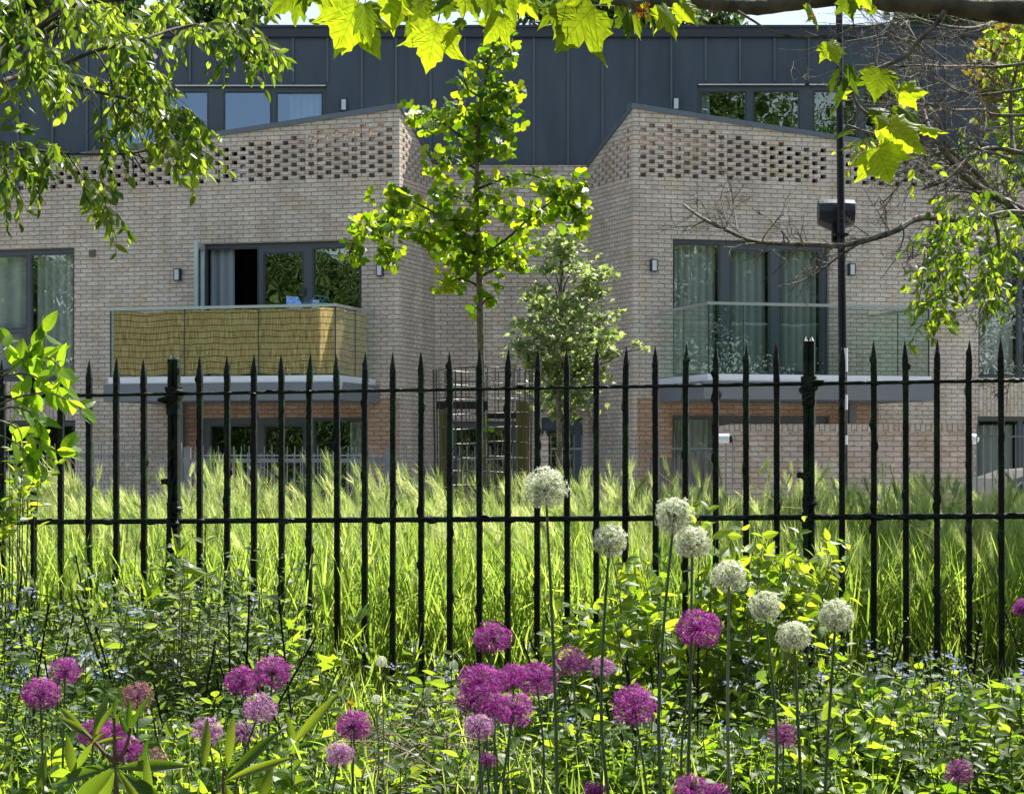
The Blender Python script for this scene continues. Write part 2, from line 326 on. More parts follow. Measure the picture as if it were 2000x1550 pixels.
# terrace slabs
b = MB()
for sgn, P0, P1 in ((-1,A,C),(1,B,D)):
    e = (LW if sgn<0 else RW).pt(UE,-.2,0)[:2]
    pts=[P0+np.array([0,.25]),P1,e]
    b.add([[p[0],p[1],ZT] for p in pts]+[[p[0],p[1],ZT-.3] for p in pts],[[0,1,2]]); 
b.build('terrace', PAVE, bld)

# clad top storey
def zop(x0,x1,y0,y1): return (ZW.u(x0),ZW.u(x1),EZ+(HZ-y1)/F*YZ,EZ+(HZ-y0)/F*YZ)
Z1 = zop(196,638,165,404); Z2 = zop(1362,1800,163,404)
ZL = ZW.u(-200); ZR = ZW.u(2200)
cx0, cx1 = C[0], D[0]
ZWL = LW.pt(UE,0,0)[0]; ZWR = RW.pt(UE,0,0)[0]
b = MB()
wall(b, ZW, ZL, ZR, ZT-.02, ZTOP, [Z1,Z2,(cx0,cx1,ZT-.1,ZLO+.004),(ZL-1,ZWL,ZT-.1,ZLO+.004),(ZWR,ZR+1,ZT-.1,ZLO+.004)], th=.12)
b.build('zinc_cladding', ZINC, bld)
xs = [707+67.1*i for i in range(-14,23)]
for x in xs:
    u = ZW.u(x); z0 = ZT if (ZWL<u<cx0 or cx1<u<ZWR) else ZLO+.01; z1 = ZTOP-.09
    segs=[(z0,z1)]
    for zo in (Z1,Z2):
        if zo[0]-.02<u<zo[1]+.02: segs=[(zo[3]+.03,z1)]
    for a0,a1 in segs:
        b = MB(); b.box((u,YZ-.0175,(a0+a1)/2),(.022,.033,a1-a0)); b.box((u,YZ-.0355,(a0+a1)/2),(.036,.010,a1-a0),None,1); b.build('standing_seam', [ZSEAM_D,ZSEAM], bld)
b = MB(); b.box(((ZL+ZR)/2,YZ-.045,ZTOP-.025),(ZR-ZL,.09,.15)); b.box(((ZL+ZR)/2,YZ-.02,ZTOP+.08),(ZR-ZL,.2,.045)); b.build('roof_edge', DARKTRIM, bld)
b = MB(); b.box(((ZL+ZR)/2,YZ+.12+5.5,ZTOP-.02),(ZR-ZL,11,.1)); b.box(((ZL+ZR)/2,50,3.6),(ZR-ZL,.3,7.3)); b.box((0,46.5,3.3),(ZR-ZL,6.9,6.5))
for x in (ZL,ZR): b.box((x,45,4.4),(.2,10,8.8))
b.build('roof_and_rear', DARKTRIM, bld)

# windows
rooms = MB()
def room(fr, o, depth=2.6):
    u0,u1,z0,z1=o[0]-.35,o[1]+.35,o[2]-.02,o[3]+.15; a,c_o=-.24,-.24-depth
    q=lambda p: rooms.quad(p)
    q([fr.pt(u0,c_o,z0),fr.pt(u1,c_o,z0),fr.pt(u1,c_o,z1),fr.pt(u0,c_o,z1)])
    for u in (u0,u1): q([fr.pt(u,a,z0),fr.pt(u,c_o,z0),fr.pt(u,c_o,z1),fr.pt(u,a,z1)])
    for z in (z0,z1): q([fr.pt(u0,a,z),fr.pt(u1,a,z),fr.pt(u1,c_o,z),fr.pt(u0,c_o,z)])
def window(fr, o, panes, glass=GLASS, off=-.09, name='window', skip=(), fm=FRAME, th=.07, proom=True):
    """panes: list of (u0,u1,z0,z1) in wall metres"""
    b = MB(); wall(b, fr, o[0]+.003,o[1]-.003,o[2]+.003,o[3]-.003, panes, th=th, off=off)
    for p in panes:      # inner bead
        for (a0,a1,c0,c1) in ((p[0]-.022,p[0]-.012,p[2]-.02,p[3]+.02),(p[1]+.012,p[1]+.022,p[2]-.02,p[3]+.02),(p[0]-.022,p[1]+.022,p[2]-.022,p[2]-.012),(p[0]-.022,p[1]+.022,p[3]+.012,p[3]+.022)):
            q=[fr.pt(a0,off+.006,c0),fr.pt(a1,off+.006,c0),fr.pt(a1,off+.006,c1),fr.pt(a0,off+.006,c1)]; b.quad(q,None,1)
    w_ = b.build(name, [fm, DARKTRIM], bld)
    for i,p in enumerate(panes):
        if i in skip: continue
        g=MB(); fq(g,fr,p[0]-.002,p[1]+.002,p[2]-.002,p[3]+.002,off-.035); g.build('pane', glass, w_)
    if proom: room(fr,o)
    return w_
def pp(fr,x0,x1,y0,y1,zb=None):
    o = op(fr,x0,x1,y0,y1); return (o[0],o[1],o[2] if zb is None else zb,o[3])
window(LW, L1, [pp(LW,-80,46,502,640),pp(LW,-80,46,652,735),pp(LW,57,138,497,735)])
w_ = window(LW, L2, [pp(LW,400,499,486,740,FL1+.02),pp(LW,513,587,494,725),pp(LW,609,699,484,728)], skip=(0,), name='balcony_door')
window(LW, L3, [pp(LW,408,488,832,1000,FL0+.1),pp(LW,514,588,832,1000,FL0+.1),pp(LW,612,702,822,1000,FL0+.1)], name='patio_door')
window(LW, L4, [pp(LW,-80,46,832,990),pp(LW,60,140,832,990)])
window(RW, R1, [pp(RW,1321,1408,478,740,FL1+.06),pp(RW,1432,1506,490,740,FL1+.12),pp(RW,1529,1606,490,740,FL1+.12)], name='balcony_door')
window(RW, R2, [pp(RW,1918,1992,494,730),pp(RW,2003,2070,494,730)])
window(RW, R3, [pp(RW,1321,1408,819,1000,FL0+.06),pp(RW,1428,1506,830,1000,FL0+.1),pp(RW,1530,1606,830,1000,FL0+.1)], name='patio_door')
window(RW, R4, [pp(RW,1916,1992,822,990),pp(RW,2003,2070,822,990)])
window(RC, C1, [pp(RC,890,938,838,985),pp(RC,948,1001,838,985)], glass=GLASS)
w_ = window(RC, C2, [pp(RC,1066,1118,840,1000)], name='entrance_door', fm=noisy('door_blue',(.05,.075,.11),(.055,.08,.12),2,.4))
zb_ = EZ+4.6
window(ZW, Z1, [zop(207,300,182,395),zop(318,403,179,395),zop(438,526,179,395),zop(541,627,181,395)], glass=GLASS_SKY)
window(ZW, Z2, [zop(1371,1456,179,395),zop(1474,1560,178,395),zop(1592,1675,178,395),zop(1692,1788,178,395)], glass=GLASS)
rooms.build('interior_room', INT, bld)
for z_,(x0,x1) in ((Z1,(318,636)),(Z2,(1364,1572)),(Z2,(1581,1796))): b=MB(); b.box(((ZW.u(x0)+ZW.u(x1))/2,YZ+.02,z_[3]-.018),(ZW.u(x1)-ZW.u(x0),.03,.022)); b.build('head_trim', WHITE, bld)
# open door leaf on the left balcony, hinged outwards
hx = LW.pt(LW.u(397),.0,0); tx = hx+np.array([-.02,-.78,0])
b = MB(); z0,z1=FL1+.02,L2[3]-.02
leafF = Frame(hx[:2], nrmz((tx-hx)[:2]), (1,0)); 
wall(b, leafF, 0, .78, z0, z1, [(.1,.68,z0+.12,z1-.1)], th=.06, off=.03); dl_ = b.build('door_leaf', noisy('door_leaf_white',(.42,.52,.52),(.5,.6,.6),3,.4), bld)
g = MB(); fq(g,leafF,.1,.68,z0+.12,z1-.1,0); g.build('pane', GLASS, dl_)
b = MB(); b.box((LW.pt(LW.u(706)-.07,-.07,(FL1+L2[3])/2)),(.03,.03,L2[3]-FL1-.1)); b.box(LW.pt(LW.u(592),-.08,FL1+1.45),(.02,.05,.14)); b.box(LW.pt(LW.u(592),-.08,FL1+.6),(.02,.05,.14)); b.build('hinge', DARKTRIM, bld)

# wall lamps
def wall_lamp(fr,px_,py_,hpx=24,wpx=13):
    u=fr.u(px_); z=fr.z(px_,py_); q=fr.pt(u,.0,z); kk=F/q[1]; h=hpx/kk; w_=wpx/kk; n=fr.n; d=fr.d
    rot=np.array([[d[0],-n[0],0],[d[1],-n[1],0],[0,0,1]])
    b=MB(); b.box(fr.pt(u,.045,z),(w_,.09,h),rot); lp=b.build('wall_lamp',DARKTRIM,bld)
    b=MB(); b.box(fr.pt(u+(.0),.055,z),(w_*.66,.085,h*.84),rot); b.build('lamp_lens',LENS,lp)
for fr,x,y in ((LW,349,537),(LW,744,528),(RW,1275,519),(RW,1661,527),(ZW,672,206),(ZW,1320,204)): wall_lamp(fr,x,y)
for fr,x,y in ((LW,181,495),(RW,1872,494)):
    b=MB(); q=fr.pt(fr.u(x),.01,fr.z(x,y)); rot=np.array([[fr.d[0],-fr.n[0],0],[fr.d[1],-fr.n[1],0],[0,0,1]]); b.box(q,(.125,.02,.125),rot)
    for i in range(5): b.box(fr.pt(fr.u(x),.022,fr.z(x,y)-.05+i*.024),(.11,.012,.008),rot,1)
    b.build('vent_grille', [mat('vent',(.19,.16,.13),.7),mat('vent_slat',(.12,.1,.085),.7)], bld)
b=MB(); rot=np.eye(3); q=RC.pt((RC.u(1058)+RC.u(1149))/2,.45,RC.z(1100,784)); b.box(q,(RC.u(1149)-RC.u(1058)-.02,.9,.13)); b.build('door_canopy', DECK, bld)
# rain pipes under balconies
for fr,x in ((LW,357),(RW,1660)):
    b=MB()
    rot=np.array([[fr.d[0],-fr.n[0],0],[fr.d[1],-fr.n[1],0],[0,0,1]]); b.box(fr.pt(fr.u(x),.07,(FL1-.4)/2),(.11,.11,FL1-.4),rot)
    b.build('downpipe', DECK, bld)

# balconies
def balcony(fr, uin, uout, d, seams):
    """uin: end nearest the fold, uout: outer end"""
    root=MB(); zt=EZ+1.415; zb=EZ+1.02
    rot=np.array([[fr.d[0],-fr.n[0],0],[fr.d[1],-fr.n[1],0],[0,0,1]])
    def bx(b,u0,u1,o0,o1,z0,z1,m=0): b.box(fr.pt((u0+u1)/2,(o0+o1)/2,(z0+z1)/2),(abs(u1-u0),abs(o1-o0),z1-z0),rot,m)
    bx(root,uin-.10,uout+.10,.005,d+.06,zb,zt-.11); bal=root.build('balcony',DECK,bld)
    b=MB()
    for (u0,u1,o0,o1) in ((uin-.03,uout+.03,d-.02,d+.03),(uin-.03,uin+.03,.01,d-.021),(uout-.03,uout+.03,.01,d-.021)): bx(b,u0,u1,o0,o1,zt-.108,zt)
    b.build('edge_trim',TRIM,bal)
    b=MB(); bx(b,uin+.031,uout-.031,.01,d-.022,zt-.109,zt-.02); b.build('deck_floor',PAVE,bal)
    zr=EZ+2.545
    us=[uin]+seams+[uout]
    for i in range(len(us)-1):
        b=MB(); bx(b,us[i]+.012,us[i+1]-.012,d-.006,d+.006,zt+.002,zr-.03); b.build('glass_panel',BGLASS,bal)
    for u in (uin,uout):
        for o0,o1 in ((.03,d/2-.01),(d/2+.01,d-.02)):
            b=MB(); bx(b,u-.006,u+.006,o0,o1,zt+.002,zr-.03); b.build('glass_panel',BGLASS,bal)
    for u in us[1:-1]: b=MB(); bx(b,u-.006,u+.006,d-.008,d+.008,zt,zr-.02); b.build('glass_joint',DARKTRIM,bal)
    for u in (uin,uout):
        b=MB(); bx(b,u-.009,u+.009,d-.012,d+.009,zt,zr-.02); b.build('glass_joint',DARKTRIM,bal); b=MB(); bx(b,u-.007,u+.007,d/2-.005,d/2+.005,zt,zr-.02); b.build('glass_joint',DARKTRIM,bal)

    b=MB(); bx(b,uin-.025,uout+.025,d-.022,d+.022,zr-.035,zr+.01); bx(b,uin-.022,uin+.022,.02,d-.023,zr-.034,zr+.009); bx(b,uout-.022,uout+.022,.02,d-.023,zr-.034,zr+.009); b.build('handrail',ALU,bal)
    return bal
dL,dR=1.9,2.34
uLi,uLo=LW.u(655,dL),LW.u(216,dL); uRi,uRo=RW.u(1384,dR),RW.u(1814,dR)
balcony(LW,uLi,uLo,dL,[LW.u(x,dL) for x in (505,360)])
balcony(RW,uRi,uRo,dR,[RW.u(x,dR) for x in (1452,1519)])

# bamboo screen (top-level thing)
m = bpy.data.materials.new('reed'); m.use_nodes=True; p_=m.node_tree.nodes['Principled BSDF']; p_.inputs['Roughness'].default_value=.8
a=N(m,'ShaderNodeAttribute',attribute_name='uvm'); mp=N(m,'ShaderNodeMapping'); mp.inputs['Scale'].default_value=(55,4,1); nz=N(m,'ShaderNodeTexNoise'); nz.inputs['Scale'].default_value=1; nz.inputs['Detail'].default_value=4
lk(m,a.outputs['Vector'],mp.inputs[0]); lk(m,mp.outputs[0],nz.inputs[0]); cr=N(m,'ShaderNodeValToRGB'); e=cr.color_ramp.elements; e[0].position=.3; e[0].position=.36; e[0].color=(.42,.26,.10,1); e[1].position=.64; e[1].color=(.90,.63,.31,1); lk(m,nz.outputs[0],cr.inputs[0])
wv=N(m,'ShaderNodeTexWave'); wv.wave_type='BANDS'; wv.bands_direction='Y'; wv.inputs['Scale'].default_value=.314/.1/1.0*1.0; wv.inputs['Distortion'].default_value=1.2; wv.inputs['Detail'].default_value=1; wv.inputs['Detail Scale'].default_value=.8
lk(m,a.outputs['Vector'],wv.inputs[0]); c2=N(m,'ShaderNodeValToRGB'); c2.color_ramp.elements[0].position=.0; c2.color_ramp.elements[0].color=(.25,.2,.12,1); c2.color_ramp.elements[1].position=.10; c2.color_ramp.elements[1].color=(1,1,1,1); lk(m,wv.outputs['Fac'],c2.inputs[0])
mx=N(m,'ShaderNodeMix',data_type='RGBA',blend_type='MULTIPLY'); mx.inputs[0].default_value=1; lk(m,cr.outputs[0],mx.inputs[6]); lk(m,c2.outputs[0],mx.inputs[7]); lk(m,mx.outputs[2],p_.inputs['Base Color'])
tl=N(m,'ShaderNodeBsdfTranslucent'); lk(m,mx.outputs[2],tl.inputs[0]); ms=N(m,'ShaderNodeMixShader'); ms.inputs[0].default_value=.3; lk(m,p_.outputs[0],ms.inputs[1]); lk(m,tl.outputs[0],ms.inputs[2]); lk(m,ms.outputs[0],m.node_tree.nodes['Material Output'].inputs[0])
REED=m
def screen():
    b=MB(); n=90; z0,z1=EZ+1.44,EZ+2.50
    path=[(uLo-.04-(uLo-.04-uLi-.04)*i/(n-1),dL-.05) for i in range(n)]+[(uLi+.04,dL-.06-(dL-.3)*i/24) for i in range(25)]
    P=[];U=[];s=0
    for i,(u,o) in enumerate(path):
        wob=.012*math.sin(i*.45)+.008*math.sin(i*1.3+1); sag=.035*math.sin(math.pi*min(i/28.,1))**2 if i<28 else .012*math.sin(i*.3)**2
        P+= [fr_pt for fr_pt in (LW.pt(u,o+(wob if i<n else 0),z0+.01*math.sin(i*.35)),LW.pt(u+(wob if i>=n else 0),o+(wob if i<n else 0),z1-sag))]
        U+=[[s,0],[s,1.05]]; s+=.045 if i<n else .07
    Fc=[[2*i,2*i+2,2*i+3,2*i+1] for i in range(len(path)-1)]
    b.add(P,Fc,0,None,U); return tag(b.build('reed_screen',REED,smooth=True),'straw coloured reed screen tied inside the left balcony glass','screen')
screen()
# clothes airer with towels
AIR=mat('airer_blue',(.02,.33,.55),.4); TOWEL=noisy('towel',(.07,.22,.55),(.30,.50,.75),26,.9,ramp=(.4,.55)); TOW2=mat('towel_pale',(.45,.45,.55),.9)
ay=36.7; P=lambda x,y,dy=0: at(x,y,ay+dy)
t=thing('clothes_airer', (P(600,735)[0],ay,EZ+1.4), 'blue folding clothes airer standing on the left balcony', 'clothes airer')
b=MB()
for a0,a1 in (((604,592,0),(616,577,0)),((616,577,0),(637,580,0)),((637,580,0),(626,594,0)),((604,592,.4),(616,577,.4)),((616,577,.4),(637,580,.4)),((560,590,0),(640,592,0)),((560,590,.4),(640,592,.4)),((565,590,.0),(590,732,.2)),((632,592,.0),(610,732,.2)),((565,590,.4),(590,732,.2)),((632,592,.4),(610,732,.2))):
    b.tube([P(*a0),P(*a1)],.006,5)
b.build('frame',AIR,t)
b=MB()
for xx in np.linspace(566,634,8): b.tube([P(xx,591,0),P(xx,591,.4)],.003,4)
b.build('rod',ALU,t)
def cloth(p0,p1,p2,p3,name,mt,lab):
    b=MB(); n=10; P0,P1,P2,P3=[np.array(q) for q in (p0,p1,p2,p3)]; V=[];U=[]
    for i in range(n+1):
        for j in range(n+1):
            s_,t_=i/n,j/n; q=(P0*(1-s_)+P1*s_)*(1-t_)+(P3*(1-s_)+P2*s_)*t_; q=q+np.array([0,-.02*math.sin(s_*9+t_*2),.0]); V.append(q);U.append([s_,t_])
    Fc=[[i*(n+1)+j,i*(n+1)+j+1,(i+1)*(n+1)+j+1,(i+1)*(n+1)+j] for i in range(n) for j in range(n)]
    b.add(V,Fc,0,None,U); tag(b.build(name,mt,smooth=True),lab,'towel')
cloth(P(559,578,.1),P(583,580,.1),P(594,606,-.2),P(560,604,-.2),'towel',TOWEL,'blue patterned towel draped over the airer on the left balcony')
cloth(P(611,585,.1),P(623,586,.1),P(625,602,-.1),P(609,602,-.1),'towel',TOW2,'small pale lilac cloth hanging on the airer beside the blue towel')

# curtains
def curtain(fr,x0,x1,zt,zb,lab,off=-.30,m=CURT,amp=.04,freq=26,taper=0.):
    b=MB(); u0,u1=fr.u(x0),fr.u(x1); n=max(12,int(abs(u1-u0)*60)); P=[];T=[]
    for i in range(n+1):
        s=i/n; 
        for q,z in ((0,zt),(1,(zt+zb)/2),(2,zb)):
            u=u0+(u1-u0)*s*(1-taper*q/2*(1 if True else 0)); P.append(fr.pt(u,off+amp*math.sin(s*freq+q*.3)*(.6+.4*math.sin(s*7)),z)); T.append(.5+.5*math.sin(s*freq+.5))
    Fc=[[3*i+j,3*i+3+j,3*i+4+j,3*i+1+j] for i in range(n) for j in range(2)]
    b.add(P,Fc,0,T); o=b.build('curtain',m,smooth=True); tag(o,lab,'curtain')
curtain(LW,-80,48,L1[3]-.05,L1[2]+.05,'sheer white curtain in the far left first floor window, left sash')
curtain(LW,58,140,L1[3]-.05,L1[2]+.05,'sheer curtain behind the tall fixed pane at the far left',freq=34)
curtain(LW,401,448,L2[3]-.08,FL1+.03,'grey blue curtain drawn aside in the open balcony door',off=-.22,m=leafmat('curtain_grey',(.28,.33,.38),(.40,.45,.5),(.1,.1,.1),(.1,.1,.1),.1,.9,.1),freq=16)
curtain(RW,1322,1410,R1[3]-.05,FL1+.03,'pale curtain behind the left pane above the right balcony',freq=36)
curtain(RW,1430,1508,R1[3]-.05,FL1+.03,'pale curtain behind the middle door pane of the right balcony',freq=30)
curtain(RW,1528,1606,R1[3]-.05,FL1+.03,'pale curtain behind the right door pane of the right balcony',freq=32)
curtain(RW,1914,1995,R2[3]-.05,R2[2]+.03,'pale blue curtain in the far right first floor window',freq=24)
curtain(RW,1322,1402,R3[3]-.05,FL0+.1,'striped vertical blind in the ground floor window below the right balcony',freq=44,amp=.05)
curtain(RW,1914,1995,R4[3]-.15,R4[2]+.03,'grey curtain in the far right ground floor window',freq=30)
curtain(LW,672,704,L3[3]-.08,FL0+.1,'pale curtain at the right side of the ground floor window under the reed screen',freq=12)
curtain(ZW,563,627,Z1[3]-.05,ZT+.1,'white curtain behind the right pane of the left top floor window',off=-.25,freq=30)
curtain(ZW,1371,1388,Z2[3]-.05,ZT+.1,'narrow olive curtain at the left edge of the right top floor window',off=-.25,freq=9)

# ------------------------------------------------------------------ leaf and plant templates
def T(v, f): return (np.array(v,float), np.array(f,int))
def leaf_t(wd=.5, fold=.10, droop=.15, n=4, peak=.42):
    V=[[0,0,0]]; st=np.linspace(0,1,n+2)[1:-1]
    for t in st:
        ww=wd/2*math.sin(math.pi*t**(math.log(.5)/math.log(peak)))**.9; z=-droop*t*t
        V+= [[-ww,t,z+fold*ww*2],[0,t,z],[ww,t,z+fold*ww*2]]
    V.append([0,1,-droop]); Fc=[[0,2,1],[0,3,2]]
    for i in range(n-1):
        a=1+3*i
        for j in range(2): Fc+=[[a+j,a+j+1,a+j+4],[a+j,a+j+4,a+j+3]]
    e=len(V)-1; a=1+3*(n-1); Fc+=[[a,a+1,e],[a+1,a+2,e]]
    return T(V,Fc)
LF = leaf_t(); LF_N = leaf_t(.34,.12,.25,4); LF_L = leaf_t(.28,.15,.3,6,.5); LF_S = leaf_t(.6,.12,.1,2); LF_B = leaf_t(.68,.1,.22,5,.38)
BLADE = T([[-.5,0,0],[.5,0,0],[-.42,.35,-.02],[.42,.35,-.02],[-.3,.7,-.10],[.3,.7,-.10],[0,1,-.24]], [[0,1,3],[0,3,2],[2,3,5],[2,5,4],[4,5,6]])
def ginkgo_t():
    V=[[0,0,0]]; a=np.linspace(-62,62,9); rr=[.78,.95,1.,.97,.72,.98,1.,.93,.76]
    for t,r in zip(a,rr): V.append([r*math.sin(R(t)), r*math.cos(R(t)), .10*math.sin(R(t)*2.2)-.1*r])
    return T(V, [[0,i+1,i+2][::-1] for i in range(8)])
GK = ginkgo_t()
def maple_t():
    out=[(0,0),(.28,-.04),(.30,.12),(.56,.22),(.36,.36),(.42,.58),(.18,.52),(0,1),(-.18,.52),(-.42,.58),(-.36,.36),(-.56,.22),(-.30,.12),(-.28,-.04)]
    V=[[0,.3,.04]]+[[x,y,-.12*abs(x)] for x,y in out]; n=len(out)
    return T(V,[[0,i+1,(i+1)%n+1] for i in range(n)])
MP = maple_t()
def star_t(n=6, w=.28, cup=.35):
    V=[[0,0,0]];Fc=[]
    for i in range(n):
        a=2*math.pi*i/n; c,s_=math.cos(a),math.sin(a); i0=len(V)
        V+= [[.45*c-w*.5*s_,cup*.4,.45*s_+w*.5*c],[.45*c+w*.5*s_,cup*.4,.45*s_-w*.5*c],[c,cup,s_]]; Fc+=[[0,i0,i0+2],[0,i0+2,i0+1]]
    return T(V,Fc)           # axis +Y
STAR = star_t(); STAR5 = star_t(5,.75,.15)
def barley_t():
    V=[];Fc=[]
    def tri(a,b_,c): i=len(V); V.extend([a,b_,c]); Fc.append([i,i+1,i+2])
    r=random.Random(3)
    for i in range(11):
        y=.02+.05*i; 
        for sgn in (-1,1):
            tw=r.uniform(-.6,.6); x=sgn*.045*math.cos(tw); z=.045*math.sin(tw)
            tri([0,y,0],[x,y+.05,z],[x*.3,y+.12,z*.3]); tri([0,y,0],[x*.2,y+.04,z+.02],[x,y+.07,z])
            for q in range(2):
                a=r.uniform(.12,.42)*sgn; L_=r.uniform(.34,.5); zz=r.uniform(-.2,.2); b0=[x*.5,y+.05,z*.5]; e=[b0[0]+L_*math.sin(a),b0[1]+L_*math.cos(a),b0[2]+zz*L_]
                tri([b0[0]-.0055,b0[1],b0[2]],[b0[0]+.0055,b0[1],b0[2]],e)
    return T(V,Fc)
BAR = barley_t()
def rdir(n, up=0., spread=1.):
    v=rng.normal(size=(n,3))*spread; v[:,2]+=up; return nrmz(v)

M_GRASS = leafmat('grass', (.045,.085,.018),(.13,.19,.045),(.20,.36,.03),(.62,.76,.12),.56,.45)
M_BARLEY = leafmat('barley', (.15,.22,.06),(.50,.53,.26),(.30,.44,.08),(.84,.90,.38),.52,.5,.3)
M_DRY = leafmat('dry_grass', (.25,.19,.1),(.4,.33,.2),(.3,.22,.1),(.4,.3,.16),.4,.7,.2)
M_HERB = leafmat('herb_leaf', (.022,.055,.014),(.075,.12,.03),(.10,.22,.012),(.50,.64,.04),.5,.45,.38)
M_HERB2 = leafmat('herb_leaf_grey', (.035,.065,.025),(.11,.15,.07),(.12,.22,.03),(.44,.56,.10),.45,.5,.4)
M_SHRUB = leafmat('shrub_leaf', (.03,.075,.016),(.08,.14,.03),(.16,.32,.01),(.62,.76,.04),.52,.42,.4)
M_TREE = leafmat('elm_leaf', (.022,.05,.012),(.06,.10,.02),(.10,.20,.01),(.52,.68,.05),.52,.38,.5)
M_GINK = leafmat('ginkgo_leaf', (.03,.085,.01),(.08,.14,.02),(.14,.30,.005),(.70,.84,.02),.53,.42,.4)
M_MAPLE = leafmat('maple_leaf', (.07,.11,.045),(.21,.27,.13),(.18,.28,.05),(.56,.66,.20),.45,.4,.5)
M_DARKT = leafmat('far_leaf', (.02,.045,.015),(.06,.09,.03),(.05,.12,.02),(.16,.26,.04),.35,.5)
M_YEL = leafmat('yellow_leaf', (.10,.085,.01),(.20,.16,.02),(.16,.14,.01),(.42,.35,.03),.42,.6,.3)
M_BIG = leafmat('broad_leaf', (.018,.05,.014),(.06,.10,.03),(.08,.20,.01),(.42,.54,.03),.40,.38,.55)
M_SPRIG = leafmat('ash_leaf', (.04,.10,.015),(.08,.16,.02),(.20,.44,.01),(.55,.80,.03),.52,.4,.5)
BARK = noisy('bark', (.03,.024,.018), (.11,.09,.065), 14, .9, bump=.8, stretch=(1,1,.4))
BARK_P = noisy('plane_bark', (.045,.04,.028), (.17,.15,.11), 10, .9, bump=.9)
TWIG = noisy('twig_bark', (.035,.028,.02), (.24,.21,.16), 40, .75)
STEM = noisy('stem_green', (.05,.10,.03), (.09,.15,.05), 12, .5)
STEM_P = noisy('stem_pale', (.16,.20,.09), (.24,.27,.13), 12, .5)
BLUE = leafmat('blue_petal', (.17,.20,.42),(.38,.42,.64),(.15,.2,.45),(.3,.35,.6),.3,.6,.2)

def bend(p0,p1,n=8,sag=0.,jit=.0):
    t=np.linspace(0,1,n)[:,None]; P=np.asarray(p0)*(1-t)+np.asarray(p1)*t; P[:,2]-=sag*np.sin(math.pi*t[:,0]); 
    if jit: P[1:-1]+=rng.normal(size=(n-2,3))*jit
    return P
def smooth_path(pts, n=5):
    P=np.asarray(pts,float); out=[]
    for i in range(len(P)-1):
        p0=P[max(i-1,0)];p1=P[i];p2=P[i+1];p3=P[min(i+2,len(P)-1)]
        for j in range(n):
            t=j/n; out.append(.5*((2*p1)+(-p0+p2)*t+(2*p0-5*p1+4*p2-p3)*t*t+(-p0+3*p1-3*p2+p3)*t**3))
    out.append(P[-1]); return np.array(out)

# ------------------------------------------------------------------ iron fence
IRON = bpy.data.materials.new('old_iron'); IRON.use_nodes=True; m=IRON; p_=m.node_tree.nodes['Principled BSDF']; p_.inputs['Roughness'].default_value=.42; p_.inputs['Specular IOR Level'].default_value=.28
g_=N(m,'ShaderNodeNewGeometry'); n1=N(m,'ShaderNodeTexNoise'); n1.inputs['Scale'].default_value=9; n1.inputs['Detail'].default_value=6; n2=N(m,'ShaderNodeTexNoise'); n2.inputs['Scale'].default_value=160; n2.inputs['Detail'].default_value=5
for q in (n1,n2): lk(m,g_.outputs['Position'],q.inputs[0])
c1=N(m,'ShaderNodeValToRGB'); c1.color_ramp.elements[0].position=.50; c1.color_ramp.elements[1].position=.62; c2=N(m,'ShaderNodeValToRGB'); c2.color_ramp.elements[0].position=.40; c2.color_ramp.elements[1].position=.55
lk(m,n1.outputs[0],c1.inputs[0]); lk(m,n2.outputs[0],c2.inputs[0]); mu=N(m,'ShaderNodeMath',operation='MULTIPLY'); lk(m,c1.outputs[0],mu.inputs[0]); lk(m,c2.outputs[0],mu.inputs[1])
mx=N(m,'ShaderNodeMix',data_type='RGBA'); mx.inputs[6].default_value=(.004,.005,.005,1); mx.inputs[7].default_value=(.010,.042,.012,1); lk(m,mu.outputs[0],mx.inputs[0]); lk(m,mx.outputs[2],p_.inputs['Base Color'])
bp=N(m,'ShaderNodeBump'); bp.inputs['Strength'].default_value=.9; bp.inputs['Distance'].default_value=.003; lk(m,n2.outputs[0],bp.inputs['Height']); lk(m,bp.outputs[0],p_.inputs['Normal'])
def fpt(px_):
    r=(px_-1000)/F; Y=9.05/(1+.205*r); return r*Y, Y
def ft(px_): return (px_-174)/(1955-174)
def rough_bar(b, p0, p1, w, d, n=40, tip=0., jit=.10, ax=None, lumps=0):
    """square bar from p0 up to p1 with flaking edges, optional pointed tip"""
    P0=np.array(p0);P1=np.array(p1);L_=np.linalg.norm(P1-P0);t=np.linspace(0,1,n); dirv=(P1-P0)/L_
    ax=np.array([1,0,0]) if ax is None else np.array(ax); ax=nrmz(ax-dirv*np.dot(ax,dirv)); bx=np.cross(dirv,ax)
    rr=np.ones(n)
    if tip: rr=np.clip((1-t)*L_/tip,0.03,1)**.8
    ring=np.array([[1,.35],[1,1],[.35,1],[-.35,1],[-1,1],[-1,.35],[-1,-.35],[-1,-1],[-.35,-1],[.35,-1],[1,-1],[1,-.35]]); 
    cor=np.where(np.abs(ring).sum(1)>1.9,.90,1.)[:,None]
    m_=len(ring); jt=1+rng.normal(size=(n,m_,1))*jit
    for q in range(lumps):
        i=rng.integers(2,n-3); a=rng.integers(0,m_); jt[i:i+2,a:a+2]+=rng.uniform(.25,.6)
    V=P0[None,None]+ (t*L_)[:,None,None]*dirv + (ring*cor)[None,:,0,None]*(w/2)*ax*jt*rr[:,None,None] + (ring*cor)[None,:,1,None]*(d/2)*bx*jt*rr[:,None,None]
    i=np.arange(n-1)[:,None]*m_; j=np.arange(m_)[None,:]; j2=(j+1)%m_
    b.add(V.reshape(-1,3), np.stack([i+j,i+j2,i+m_+j2,i+m_+j],-1).reshape(-1,4)); b.add(V[-1],[list(range(m_))]); b.add(V[0],[list(range(m_))[::-1]])
